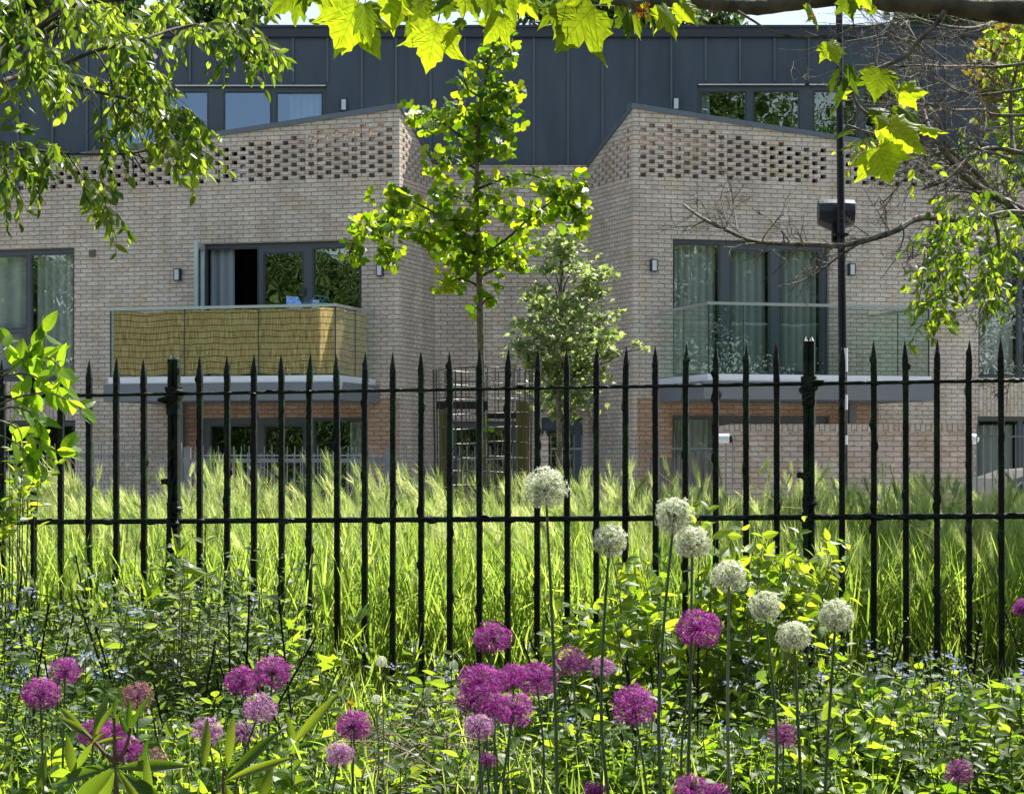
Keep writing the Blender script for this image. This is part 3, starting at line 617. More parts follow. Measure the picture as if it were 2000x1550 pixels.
fence = thing('iron_railing_fence', (fpt(1000)[0], fpt(1000)[1], EZ-.96), 'old black iron railing with pointed pickets and flaking mossy paint across the flower bed', 'railing fence')
ztop=lambda f_: EZ+.284+(.318-.284)*f_; zlow=lambda f_: EZ-.243+(.041)*f_; ztip=lambda f_: EZ+.440+.044*f_
fdir=np.array([1,-.205,0]); fdir/=np.linalg.norm(fdir)
pk=[5,66,119,174,227,281,390,444,496,550,604,658,713,768,823,879,937,992,1050,1107,1165,1222,1280,1339,1398,1457,1517,1645,1707,1769,1830,1892,1955,2018]
for x in pk:
    b=MB(); X,Y=fpt(x); f_=ft(x); ln=rng.normal()*.003; w_=.024
    rough_bar(b,(X+ln,Y,EZ-1.0),(X,Y,ztop(f_)),w_,w_,90,0,.05,fdir,6)
    rough_bar(b,(X,Y,ztop(f_)+.0005),(X+rng.normal()*.002,Y,ztip(f_)+rng.normal()*.003),w_*1.03,w_,16,.075,.05,fdir,1)
    b.build('picket',IRON,fence)
for zf,h in ((ztop,.014),(zlow,.022)):
    b=MB(); a=fpt(-120);c=fpt(2120); fa,fc=ft(-120),ft(2120)
    rough_bar(b,(a[0],a[1],zf(fa)),(c[0],c[1],zf(fc)),h,.034,320,0,.06,(0,0,1),45); b.build('rail',IRON,fence)
for x,tipy in ((340,693),(1580,657)):
    X,Y=fpt(x); f_=ft(x); kk=F/Y; zt_=EZ+(HZ-tipy)/kk; b=MB()
    for sgn in (-1,1):
        rough_bar(b,(X+sgn*.0118,Y,EZ-1.0),(X+sgn*.0118,Y,zt_),.021,.045,80,.007,.035,fdir,6)
    rough_bar(b,(X,Y+.003,EZ-1.0),(X,Y+.003,zt_+.004),.016,.036,60,.01,.04,fdir,2)
    for z_,hh,ww in ((ztop(f_)-.035,.10,.055),(ztop(f_)+.005,.05,.062),(zlow(f_)+.06,.05,.05),(zlow(f_)-.01,.06,.052)):
        rough_bar(b,(X,Y,z_-hh/2),(X,Y,z_+hh/2),ww,ww+.01,10,0,.045,fdir,2)
    p=b.build('post',IRON,fence)
    b=MB(); rough_bar(b,(X-.035,Y-.05,EZ-1.0),(X-.01,Y-.02,EZ-.06),.020,.02,30,0,.06,fdir,4); rough_bar(b,(X-.05,Y-.02,zlow(f_)+.165),(X+.005,Y-.02,zlow(f_)+.165),.02,.02,6,0,.2,(0,0,1),2); b.build('stay',IRON,fence)

# ------------------------------------------------------------------ tall wild barley beyond the fence
def grass_field():
    b=MB(); n=23000; Y=9.35+rng.random(n)**1.2*5.2; X=(rng.random(n)-.5)*2*(.245*Y+.3)
    z=ground_z(Y); h=.30+.46*rng.random(n); lean=rng.normal(size=(n,3))*.22; lean[:,0]-=.05; d=nrmz(lean+[0,0,1])
    b.place(BLADE,np.stack([X,Y,z],-1),d,rdir(n),h,0,rng.random(n)**1.3,wid=rng.uniform(.008,.019,n)/h)
    n=5000; Y=9.15+rng.random(n)*.5; X=(rng.random(n)-.5)*2*(.245*Y+.3); z=ground_z(Y); h=rng.uniform(.12,.42,n); b.place(BLADE,np.stack([X,Y,z],-1),rdir(n,1.3,.5),rdir(n),h,0,rng.random(n)**.6,wid=rng.uniform(.006,.014,n)/h)
    # leaning middle blades
    n=20000; Y=9.35+rng.random(n)*4; X=(rng.random(n)-.5)*2*(.245*Y+.3); z=ground_z(Y)+rng.uniform(.1,.45,n); h=rng.uniform(.12,.26,n); d=rdir(n,.7,.6)
    b.place(BLADE,np.stack([X,Y,z],-1),d,rdir(n),h,0,rng.random(n),wid=rng.uniform(.007,.014,n)/h)
    return tag(b.build('tall_grass',M_GRASS),kind='stuff')
grass_field()
def barley():
    b=MB(); n=6600; Y=9.4+rng.random(n)**.9*5.4; X=(rng.random(n)-.5)*2*(.245*Y+.3); px_=1000+X/Y*F
    top=.65+.09*np.sin(px_*.011+1+Y)+.08*np.sin(px_*.031+Y*2.)+.05*np.sin(px_*.083-Y*3)+rng.normal(size=n)*.07-.0*Y
    top=np.where(np.abs(px_-425)<75, top+.12*np.exp(-((px_-425)/45)**2),top)
    hi=rng.random(n)<.6; top=np.where(hi,top,top*rng.uniform(.45,.9,n)); top=np.clip(top,.2,.97)
    z=ground_z(Y)+top; lean=np.stack([-.35*np.ones(n)+rng.normal(size=n)*.38+.25*(px_>1150),rng.normal(size=n)*.25,np.full(n,1.)],-1); d=nrmz(lean)
    L_=rng.uniform(.085,.14,n)*1.4
    pos=np.stack([X,Y,z],-1)-d*L_[:,None]
    b.place(BAR,pos,d,rdir(n),L_,0,rng.random(n))
    # stalks
    base=np.stack([X-lean[:,0]*.18,Y,ground_z(Y)],-1); dd=pos-base; hh=np.linalg.norm(dd,axis=1)
    ST=T([[-.5,0,0],[.5,0,0],[-.4,.5,0],[.4,.5,0],[0,1,0]],[[0,1,3],[0,3,2],[2,3,4]])
    b.place(ST,base,dd/hh[:,None],np.array([0,-1,.2]),hh,0,rng.random(n)*.6,wid=.004/hh)
    return tag(b.build('wild_barley',M_BARLEY),kind='stuff')
barley()
b=MB(); n=900; Y=9.5+rng.random(n)*4; X=(rng.random(n)-.5)*2*(.245*Y+.3); z=ground_z(Y)+rng.uniform(.3,.78,n); d=rdir(n,.4,.8)
b.place(BLADE,np.stack([X,Y,z],-1),d,rdir(n),rng.uniform(.12,.3,n),0,None,wid=.012)
n=2600; Y=9.2+rng.random(n)*.9; X=(rng.random(n)-.5)*2*(.245*Y+.3); z=ground_z(Y)-.02; d=rdir(n,1.2,.6); b.place(BLADE,np.stack([X,Y,z+0*X],-1),d,rdir(n),rng.uniform(.08,.2,n),0,None,wid=.03)
tag(b.build('dry_grass',M_DRY),kind='stuff')

# ------------------------------------------------------------------ undergrowth in front of the fence
def herbs(name, regions, mt, leafT, lmin, lmax, K, stemw=.003, flower=0., seed=0, whorl=2, wid=None, up=.35, stemmat=None, tintpow=1.):
    """regions: (px0,px1, Y0,Y1, h0,h1, count)"""
    b=MB(); r=np.random.default_rng(seed)
    for (x0,x1,y0,y1,h0,h1,n) in regions:
        Y=r.uniform(y0,y1,n); PX=r.uniform(x0,x1,n); nc=max(3,n//9); ci=r.integers(0,nc,n); cl_=r.random(n)<.65; PX=np.where(cl_,r.uniform(x0,x1,nc)[ci]+r.normal(size=n)*26,PX); Y=np.clip(np.where(cl_,r.uniform(y0,y1,nc)[ci]+r.normal(size=n)*.13,Y),y0-.1,min(y1,9.0) if y1<9.01 else y1); csz=np.where(cl_,r.uniform(.55,1.3,nc)[ci],r.uniform(.6,1.2,n)); ctn=np.where(cl_,r.random(nc)[ci],r.random(n)); X=(PX-1000)/F*Y; base=np.stack([X,Y,ground_z(Y)-.02],-1)
        H=r.uniform(h0,h1,n)*np.where(r.random(n)<.3,.75,1); lean=nrmz(np.stack([r.normal(size=n)*.22,r.normal(size=n)*.22,np.ones(n)],-1))
        cx=nrmz(np.cross(lean,r.normal(size=(n,3)))); cur=r.uniform(-.12,.12,n)
        def pos(t): return base+lean*(H*t)[:,None]+cx*(cur*H*t*t)[:,None]
        ph=r.uniform(0,6.28,n)
        for q in range(K):
            t=.18+.82*(q+r.random(n)*.6)/K; t=np.minimum(t,1); P=pos(t)
            for wq in range(whorl):
                a=ph+q*1.7+wq*2*math.pi/whorl+r.normal(size=n)*.35
                d=nrmz(np.stack([np.cos(a),np.sin(a),np.full(n,up)+r.normal(size=n)*.3],-1)); nn=nrmz(np.stack([r.normal(size=n)*.6,r.normal(size=n)*.6-.25,np.ones(n)],-1))
                s_=r.uniform(lmin,lmax,n)*(1.15-.55*t)*csz
                b.place(leafT,P+d*.006,d,nn,s_,0,np.clip(.55*ctn+.5*r.random(n)-.03,0,1)**tintpow,wid=wid)
        # stems as thin double strips
        for t0 in (0,.5):
            p0=pos(np.full(n,t0)); p1=pos(np.full(n,t0+.5)); dd=p1-p0; L_=np.linalg.norm(dd,axis=1)
            Q=T([[-.5,0,0],[.5,0,0],[.5,1,0],[-.5,1,0]],[[0,1,2],[0,2,3]])
            b.place(Q,p0,dd/L_[:,None],np.array([.2,-1,.1]),L_,1,None,wid=stemw/L_); b.place(Q,p0,dd/L_[:,None],np.array([1,.2,.1]),L_,1,None,wid=stemw/L_)
        if flower>0:
            sel=r.random(n)<flower; P=pos(np.ones(n))[sel]; m_=len(P)
            for q in range(9):
                off=r.normal(size=(m_,3))*[.014,.014,.009]; b.place(STAR5,P+off+[0,0,.008],nrmz(np.stack([r.normal(size=m_)*.5,-.5+r.normal(size=m_)*.5,np.ones(m_)*.8],-1)),r.normal(size=(m_,3)),r.uniform(.0045,.0075,m_),2,r.random(m_))
    return tag(b.build(name,[mt,stemmat or STEM,BLUE]),kind='stuff')
# general leaf litter of herbs over the bed
herbs('ground_cover', [(-80,2080,5.9,8.6,.05,.16,1500),(-80,560,6.0,8.9,.16,.34,650),(1080,2080,6.0,7.6,.16,.34,620),(560,1080,5.9,8.2,.06,.22,620)], M_HERB, LF, .04,.085, 6, seed=1)
herbs('leafy_weeds', [(-80,560,7.2,8.95,.22,.52,330),(200,600,7.8,8.9,.45,.78,80),(-80,160,7.8,8.9,.4,.66,40),(1060,1700,7.0,8.0,.22,.42,220),(1500,2080,6.5,7.8,.2,.36,180)], M_HERB2, LF, .035,.07, 7, seed=2, tintpow=1.6)
herbs('blue_flowered_weeds', [(-80,460,6.2,8.8,.22,.60,120),(1480,2080,6.3,7.6,.24,.44,75),(420,1080,8.0,9.0,.2,.35,26),(700,1500,10.2,11.5,.45,.62,40),(1080,1500,6.2,7.2,.15,.30,30)], M_HERB, LF, .045,.08, 6, flower=.7, seed=3)
herbs('bright_low_leaves', [(-80,600,5.5,7.,.10,.26,260),(1100,2080,5.7,7.2,.10,.25,300),(880,1100,5.8,6.8,.05,.15,70)], M_SHRUB, LF_B, .045,.09, 4, seed=5, whorl=3)
herbs('narrow_leaved_weeds', [(380,560,6.9,7.6,.35,.52,16),(1700,2050,5.8,6.4,.14,.26,30),(-60,200,6.2,7.5,.2,.34,40)], M_HERB2, LF_L, .05,.085, 12, seed=6, whorl=3)
herbs('lobed_weeds', [(220,620,7.3,8.2,.3,.62,34),(-60,300,7.0,8.4,.2,.4,30),(1500,2060,6.2,7.6,.2,.36,40),(900,1500,6.2,7.4,.1,.26,40)], M_SHRUB, MP, .05,.11, 5, seed=8)
herbs('seedling_stems', [(-80,620,6.6,8.8,.3,.66,60),(1100,2060,6.2,7.8,.25,.5,50)], M_HERB2, LF_N, .02,.04, 9, seed=9, stemw=.006, stemmat=mat('dark_stem',(.02,.013,.01),.7), up=.7)
# short bright grass tufts in the bed
b=MB(); n=5200; PX=np.where(rng.random(n)<.6,rng.uniform(-60,760,n),rng.uniform(860,2060,n)); Y=rng.uniform(5.7,8.8,n); h=rng.uniform(.08,.24,n)
b.place(BLADE,np.stack([(PX-1000)/F*Y,Y,ground_z(Y)],-1),rdir(n,1.6,.5),rdir(n),h,0,None,wid=rng.uniform(.005,.011,n)/h); tag(b.build('bed_grass',M_GRASS),kind='stuff')
# dead twigs heap
b=MB()
for i in range(210):
    Y=rng.uniform(6.0,7.5); x=rng.normal(820,100); p=np.array([(x-1000)/F*Y,Y,ground_z(Y)+rng.uniform(0,.12)]); a=rng.uniform(0,6.28); L_=rng.uniform(.1,.38); d=np.array([math.cos(a),math.sin(a)*.6,rng.normal()*.18])
    q=p+d*L_; mid=(p+q)/2+[0,0,rng.uniform(0,.09)]; b.tube(smooth_path([p,mid,q],4),rng.uniform(.0012,.003),4,tint=None,cap=False)
tag(b.build('dead_twigs',noisy('dead_twig',(.12,.09,.06),(.30,.25,.18),20,.8)),kind='stuff')

# ------------------------------------------------------------------ alliums
M_PURP = leafmat('purple_floret',(.13,.008,.12),(.38,.05,.34),(.34,.015,.30),(.62,.12,.52),.42,.5,.2)
M_LILAC = leafmat('lilac_floret',(.36,.13,.36),(.58,.32,.54),(.5,.2,.46),(.68,.4,.6),.4,.5,.3)
M_DARKP = leafmat('dark_floret',(.11,.015,.10),(.24,.05,.20),(.2,.02,.18),(.34,.08,.28),.4,.5,.3)
M_FADE = leafmat('faded_floret',(.22,.07,.12),(.36,.22,.16),(.3,.1,.12),(.42,.28,.15),.4,.6,.3)
M_WHITE = leafmat('white_floret',(.62,.64,.50),(.86,.87,.78),(.6,.64,.42),(.86,.88,.7),.4,.5,.3)
M_PED = leafmat('pedicel',(.10,.14,.05),(.2,.26,.1),(.2,.3,.05),(.3,.4,.1),.3,.5)
M_PEDP = leafmat('pedicel_purple',(.12,.03,.10),(.3,.12,.26),(.2,.05,.18),(.35,.15,.3),.3,.5)
def allium(px_,py_,dpx,kind,label,stem_px,Y,squash=.92):
    kk=F/Y; c=at(px_,py_,Y); Rr=dpx/2/kk; base=np.array([(stem_px-1000)/F*Y*1.0, Y-.03, float(ground_z(Y-.03))-.01])
    squash*=rng.uniform(.9,1.05); t=thing('allium', base, label, 'flower', 'white alliums on tall stems' if kind=='white' else 'purple alliums in the bed')
    mt,pm={'white':(M_WHITE,M_PED),'purple':(M_PURP,M_PEDP),'lilac':(M_LILAC,M_PEDP),'dark':(M_DARKP,M_PEDP),'faded':(M_FADE,M_PEDP)}[kind]
    n={'white':380,'purple':280,'lilac':220,'dark':210,'faded':210}[kind]
    i=np.arange(n)+.5; ph=np.arccos(1-2*i/n*.965); th=math.pi*(1+5**.5)*i
    d=np.stack([np.cos(th)*np.sin(ph),np.sin(th)*np.sin(ph),np.cos(ph)],-1)+rng.normal(size=(n,3))*.06; d=nrmz(d); qv=rng.normal(size=(3,3))*2.2; lob=np.sin(d@qv[0]+1)*np.sin(d@qv[1])+.5*np.sin(d@qv[2]*1.7); keep=lob>(-.75 if kind not in ('faded','white') else (-.4 if kind=='faded' else -1.1)); d=d[keep]; lob=lob[keep]; n=len(d)
    rad=(1+.07*lob)*Rr*np.clip(rng.normal(.90,.085,n),.6,1.08); d2=d*np.array([1,1,squash]); b=MB()
    b.place(STAR,c+d2*rad[:,None],nrmz(d+rng.normal(size=(n,3))*.25),rdir(n),(Rr*.165 if kind!='white' else Rr*.17)*rng.uniform(.6,1.3,n),0,rng.random(n))
    Q=T([[-.5,0,0],[.5,0,0],[.5,1,0],[-.5,1,0]],[[0,1,2],[0,2,3]])
    b.place(Q,np.broadcast_to(c,(n,3)),d2/np.linalg.norm(d2,axis=1)[:,None],rdir(n),rad*np.linalg.norm(d2,axis=1),1,None,wid=.0011/rad)
    b.lathe(c-[0,0,Rr*.06],[(0.0,-Rr*.10),(Rr*.09,-Rr*.04),(Rr*.1,0.02*Rr),(0,Rr*.07)],8,1)
    b.build('flower_head',[mt,pm],t)
    b=MB(); top=c-[0,0,Rr*.1]; mid=(base+top)/2+[rng.normal()*.022,rng.normal()*.012,0]; w_=.0038 if kind=='white' else .0030
    b.tube(smooth_path([base,mid,top],8),np.linspace(w_*1.35,w_*.8,17),7); b.build('stem',STEM if (kind!='white' or px_!=1424) else STEM_P,t)
W='white allium globe '
for a in [(1066,953,82,'white',W+'tallest of all, overlapping the fence pickets',1090,5.2),
 (1316,1007,74,'white',W+'second tallest, just above its close twin on the right',1308,5.2),
 (1352,1058,68,'white',W+'close under and right of the second tallest white globe',1333,5.35),
 (1190,1055,68,'white',W+'between the tallest one and the pair, bowing stem leaning right',1222,5.25),
 (1424,1127,68,'white',W+'on a thick pale stem right of the big vivid purple one',1437,5.1),
 (1493,1184,62,'white',W+'smaller, between the pale stemmed one and the lowest one',1490,5.4),
 (1551,1241,66,'white',W+'lowest of the white ones in front of the leafy shrub',1572,5.3),
 (1632,1203,66,'white',W+'rightmost of the white ones on a stem leaning left',1597,5.2)]: allium(*a)
P_='purple allium '
for a in [(1363,1228,90,'purple',P_+'large and vivid, below the pair of white globes',1372,5.3),
 (961,1246,74,'purple',P_+'standing alone above the dense purple cluster at centre',962,6.0),
 (937,1330,84,'purple',P_+'top left of the dense central cluster',940,5.8),(968,1332,62,'purple',P_+'squeezed behind the middle of the central cluster',968,6.05),
 (925,1368,74,'purple',P_+'lower left of the dense central cluster',930,5.75),(1006,1318,58,'purple',P_+'small, between the central cluster and its right neighbour',1004,6.1),
 (1048,1326,84,'purple',P_+'at the right end of the central row, behind a tall green stem',1050,5.9),(1004,1386,78,'purple',P_+'flattened, low right of the dense central cluster',1000,5.7),
 (968,1378,60,'purple',P_+'low middle of the central cluster between its two wide neighbours',968,5.85),
 (935,1419,62,'lilac','pale lilac allium at the foot of the dense central cluster',940,5.45),
 (952,1483,36,'dark','tiny dark purple allium bud below the pale lilac one at centre',954,5.4),
 (1239,1379,88,'purple','open starry magenta allium with a loose centre, right of the tallest white stem',1262,5.3),
 (1115,1292,72,'dark','loose dark purple allium half hidden behind shrub leaves',1118,6.2),(1176,1302,50,'lilac','pale pink allium mostly hidden by shrub leaves at centre right',1178,6.3),
 (1530,1436,58,'dark','dark purple allium low among the leaves under the lowest white globe',1534,5.6),
 (1873,1506,58,'dark','dark flattened allium near the bottom right corner',1874,5.3),
 (1350,1540,66,'purple',P_+'cut by the bottom edge, below the big vivid one',1352,5.1),(1402,1552,52,'purple',P_+'barely rising over the bottom edge beside a larger one',1402,5.1),
 (1160,1543,46,'purple','small purple allium at the bottom edge left of the bowing white stem',1160,5.2),
 (127,1311,62,'purple','ragged purple allium highest at the far left',127,5.9),(78,1354,76,'purple','dense magenta allium leftmost of all, on a dark stem',76,5.4),
 (268,1360,64,'faded','fading brownish allium ball at left, above the broad leaves',270,5.8),
 (182,1432,62,'purple','purple allium behind the left side of the broad leaved plant',184,5.6),(222,1428,58,'purple','purple allium in the middle behind the broad leaved plant',222,5.7),
 (250,1462,58,'purple','purple allium behind the right fork of the broad leaved plant',250,5.5),(303,1482,56,'faded','fading wine coloured allium at lower left beside a long leaf',303,5.45),
 (471,1329,66,'purple','purple allium left half of a touching pair at left centre',473,5.9),(532,1314,74,'purple','larger purple allium right half of the touching pair at left centre',528,5.8),
 (507,1383,68,'lilac','pale lilac allium hanging just below the touching purple pair',510,5.4),
 (404,1428,62,'lilac','lilac allium behind an upright leaf left of two pale ones',404,5.6),(474,1430,54,'lilac','small faded lilac allium right of an upright leaf',474,5.7),
 (692,1416,70,'purple','magenta allium below the dandelion clocks',694,5.5),(662,1473,60,'lilac','light magenta allium, lower left neighbour of the one below the clocks',664,5.3),
 (1997,1186,40,'purple','purple allium cut off by the right edge of the view',1998,5.6)]: allium(*a, squash=.86)
# a bud, dandelion clocks and a dandelion
def clock(px_,py_,dpx,lab,Y,sx_):
    c=at(px_,py_,Y); r_=dpx/2/(F/Y); base=np.array([(sx_-1000)/F*Y,Y,float(ground_z(Y))]); t=thing('dandelion_clock',base,lab,'seed head','dandelion clocks')
    n=170; i=np.arange(n)+.5; ph=np.arccos(1-2*i/n); th=math.pi*(1+5**.5)*i; d=np.stack([np.cos(th)*np.sin(ph),np.sin(th)*np.sin(ph),np.cos(ph)],-1); b=MB()
    b.place(star_t(7,.10,.5),c+d*r_*.8,d,rdir(n),r_*.3,0,None); Q=T([[-.5,0,0],[.5,0,0],[0,1,0]],[[0,1,2]]); b.place(Q,np.broadcast_to(c,(n,3)),d,rdir(n),r_*.82,0,None,wid=.0004/r_)
    b.lathe(c,[(0,-r_*.2),(r_*.18,-.08*r_),(r_*.18,.1*r_),(0,r_*.2)],8,1); b.build('seed_head',[M_WHITE,STEM_P],t)
    b=MB(); b.tube(smooth_path([base,(base+c)/2+[.01,0,0],c],6),.0018,6); b.build('stem',STEM_P,t)
clock(745,1291,23,'white dandelion clock, the higher of the two left of centre',5.9,738); clock(735,1365,20,'white dandelion clock, the lower of the two on a short stem',5.9,728)
t=thing('dandelion',at(684,1420,6.0),'yellow dandelion flower above the magenta allium','flower'); b=MB(); c=at(684,1376,6.0); n=60; d=nrmz(np.stack([rng.normal(size=n),rng.normal(size=n)-.2,np.abs(rng.normal(size=n))*.5+.2],-1)); b.place(LF_L,np.broadcast_to(c,(n,3)),d,rdir(n),.012,0,None); b.build('flower_head',leafmat('dandelion_yellow',(.6,.38,.01),(.75,.5,.02),(.6,.4,.01),(.7,.5,.02),.3,.5),t); b=MB(); b.tube([c,at(688,1520,6.0)],.002,5); b.build('stem',STEM,t)

# ------------------------------------------------------------------ explicit broad leaves
def big_leaf(b, p0, p1, wpx, Y, facing=0., droop=.1, mat_=0, tint=None, TT=None):
    """leaf from photo point p0 to p1 at depth Y; facing -1..1 turns its face"""
    a=at(p0[0],p0[1],Y); c=at(p1[0],p1[1],Y); L_=np.linalg.norm(c-a)*1.06; d=nrmz(c-a+np.array([0,-.25*L_*rng.uniform(-1,1),0])); nn=np.array([facing*.8,-1,.45])
    b.place(TT or LF_L,[a],d,nn,L_,mat_,None if tint is None else [tint],wid=wpx/(F/Y)/L_/ (TT or LF_L)[0][:,0].ptp() if False else (wpx/(F/Y))/(L_*(np.ptp((TT or LF_L)[0][:,0]))))
LONG = leaf_t(.28,.22,.22,9,.5)
def broad_plant(name,lab,base,forks,leaves,Y,lobed=False):
    p=at(base[0],base[1],Y); p[2]=float(ground_z(Y)); t=thing(name,p,lab,'plant')
    b=MB()
    for f in forks: b.tube(smooth_path([at(x,y,Y) for x,y in f],5),np.linspace(.0055,.0028,(len(f)-1)*5+1),7)
    b.build('stem',noisy('brown_stem',(.10,.055,.03),(.16,.10,.06),20,.7),t)
    b=MB()
    for (a,c,w_,fc) in leaves: big_leaf(b,a,c,w_*.74,Y+rng.uniform(-.06,.06),fc,TT=MP if lobed else LONG)
    b.build('foliage',M_SHRUB if lobed else M_BIG,t,smooth=not lobed)
broad_plant('broad_leaved_shrub','young shrub with long upright broad leaves on forked brown stems in the lower left corner',(232,1700),
 [[(235,1700),(230,1560),(225,1490)],[(225,1490),(200,1465),(185,1448),(160,1425)],[(225,1490),(240,1470),(250,1445),(255,1420)],[(225,1490),(224,1450),(223,1400)]],
 [((182,1448),(205,1355),26,.2),((184,1448),(226,1360),20,-.9),((184,1445),(120,1395),22,.3),((186,1452),(240,1437),14,.8),((250,1445),(290,1345),18,-.7),((250,1440),(258,1368),16,.5),((252,1435),(232,1398),14,-.3),
  ((223,1400),(226,1362),12,.2),((223,1420),(240,1380),12,.2),((182,1448),(140,1510),20,.6),((180,1450),(205,1430),12,.2),((225,1500),(130,1580),46,.3),((225,1505),(170,1600),52,-.2),((226,1500),(300,1600),30,.6),((224,1495),(90,1530),34,.5),
  ((225,1500),(360,1490),34,.4),((170,1440),(112,1378),24,.1),((148,1520),(130,1440),30,-.1),((75,1560),(85,1470),26,.2),((290,1440),(275,1500),14,.2),((300,1560),(278,1480),26,-.6),((240,1510),(330,1575),40,.5)],4.9)
broad_plant('broad_leaved_seedling','broad leaved plant with two upright pointed leaves between the lilac alliums at lower left',(440,1700),
 [[(440,1700),(436,1600),(436,1500)]],
 [((400,1500),(402,1405),26,.1),((446,1500),(452,1400),26,-.1),((440,1520),(540,1432),30,.5),((440,1525),(565,1475),24,.3),((436,1545),(380,1600),36,.2),((440,1530),(470,1620),34,.3),((510,1570),(530,1490),26,.2)],5.0)
broad_plant('toothed_leaf_plant','bright long leaf plant leaning right beside the fence foot left of centre',(575,1470),
 [[(575,1500),(572,1470)]],[((572,1452),(655,1356),26,.3),((572,1455),(610,1400),24,-.3),((574,1455),(560,1390),22,.2),((575,1460),(640,1440),20,.3),((570,1460),(520,1440),20,.3)],6.4)
broad_plant('poppy_seedling','upright plant with jagged bright leaves in front of the left fence post',(300,1320),
 [[(300,1400),(296,1260),(295,1170)],[(330,1400),(335,1250),(345,1080)]],[((295,1170),(270,1110),26,.1),((295,1165),(325,1120),28,.2),((296,1180),(280,1150),24,.3),((296,1185),(340,1160),24,.3),((345,1080),(335,1030),18,.2),((345,1085),(375,1050),20,.3),((345,1095),(385,1100),26,.3),((345,1100),(425,1130),36,.2),((344,1100),(320,1070),20,.3),((344,1120),(300,1100),22,.3),((296,1200),(180,1215),30,.3),((340,1160),(400,1120),26,.2),((340,1200),(420,1190),26,.2),((340,1170),(290,1190),26,.2)],7.6,True)

# ------------------------------------------------------------------ leafy sprays: generic
def spray(b, wood, p, d, L_, n, ls, T_=LF, droop=.5, leafdown=.5, tint=None, wr=.0012, face=None, mat_=0, wid=None):
    """a shoot from p along d with alternate hanging leaves"""
    p=np.array(p,float); d=nrmz(np.array(d,float)); t=np.linspace(0,1,7); P=p+d*(L_*t)[:,None]; P[:,2]-=droop*L_*t*t
    wood.tube(P,np.linspace(wr*1.4,wr*.6,7),4,cap=False)
    tt=(np.arange(n)+.6)/n; Q=np.stack([np.interp(tt,t,P[:,i]) for i in range(3)],-1); tan=nrmz(P[-1]-P[0])
    side=nrmz(np.cross(tan,[0,0,1.])+rng.normal(size=3)*.3); sg=np.where(np.arange(n)%2,1,-1)[:,None]
    dd=nrmz(tan*.7+side*sg*.75+np.array([0,0,-leafdown])+rng.normal(size=(n,3))*.28); nn=nrmz(np.array([.1,-.6,.6])+rng.normal(size=(n,3))*.5)
    b.place(T_,Q,dd,nn,ls*rng.uniform(.6,1.12,n),mat_,rng.random(n) if tint is None else np.clip(tint+rng.normal(size=n)*.33-.08,0,1),wid=wid)

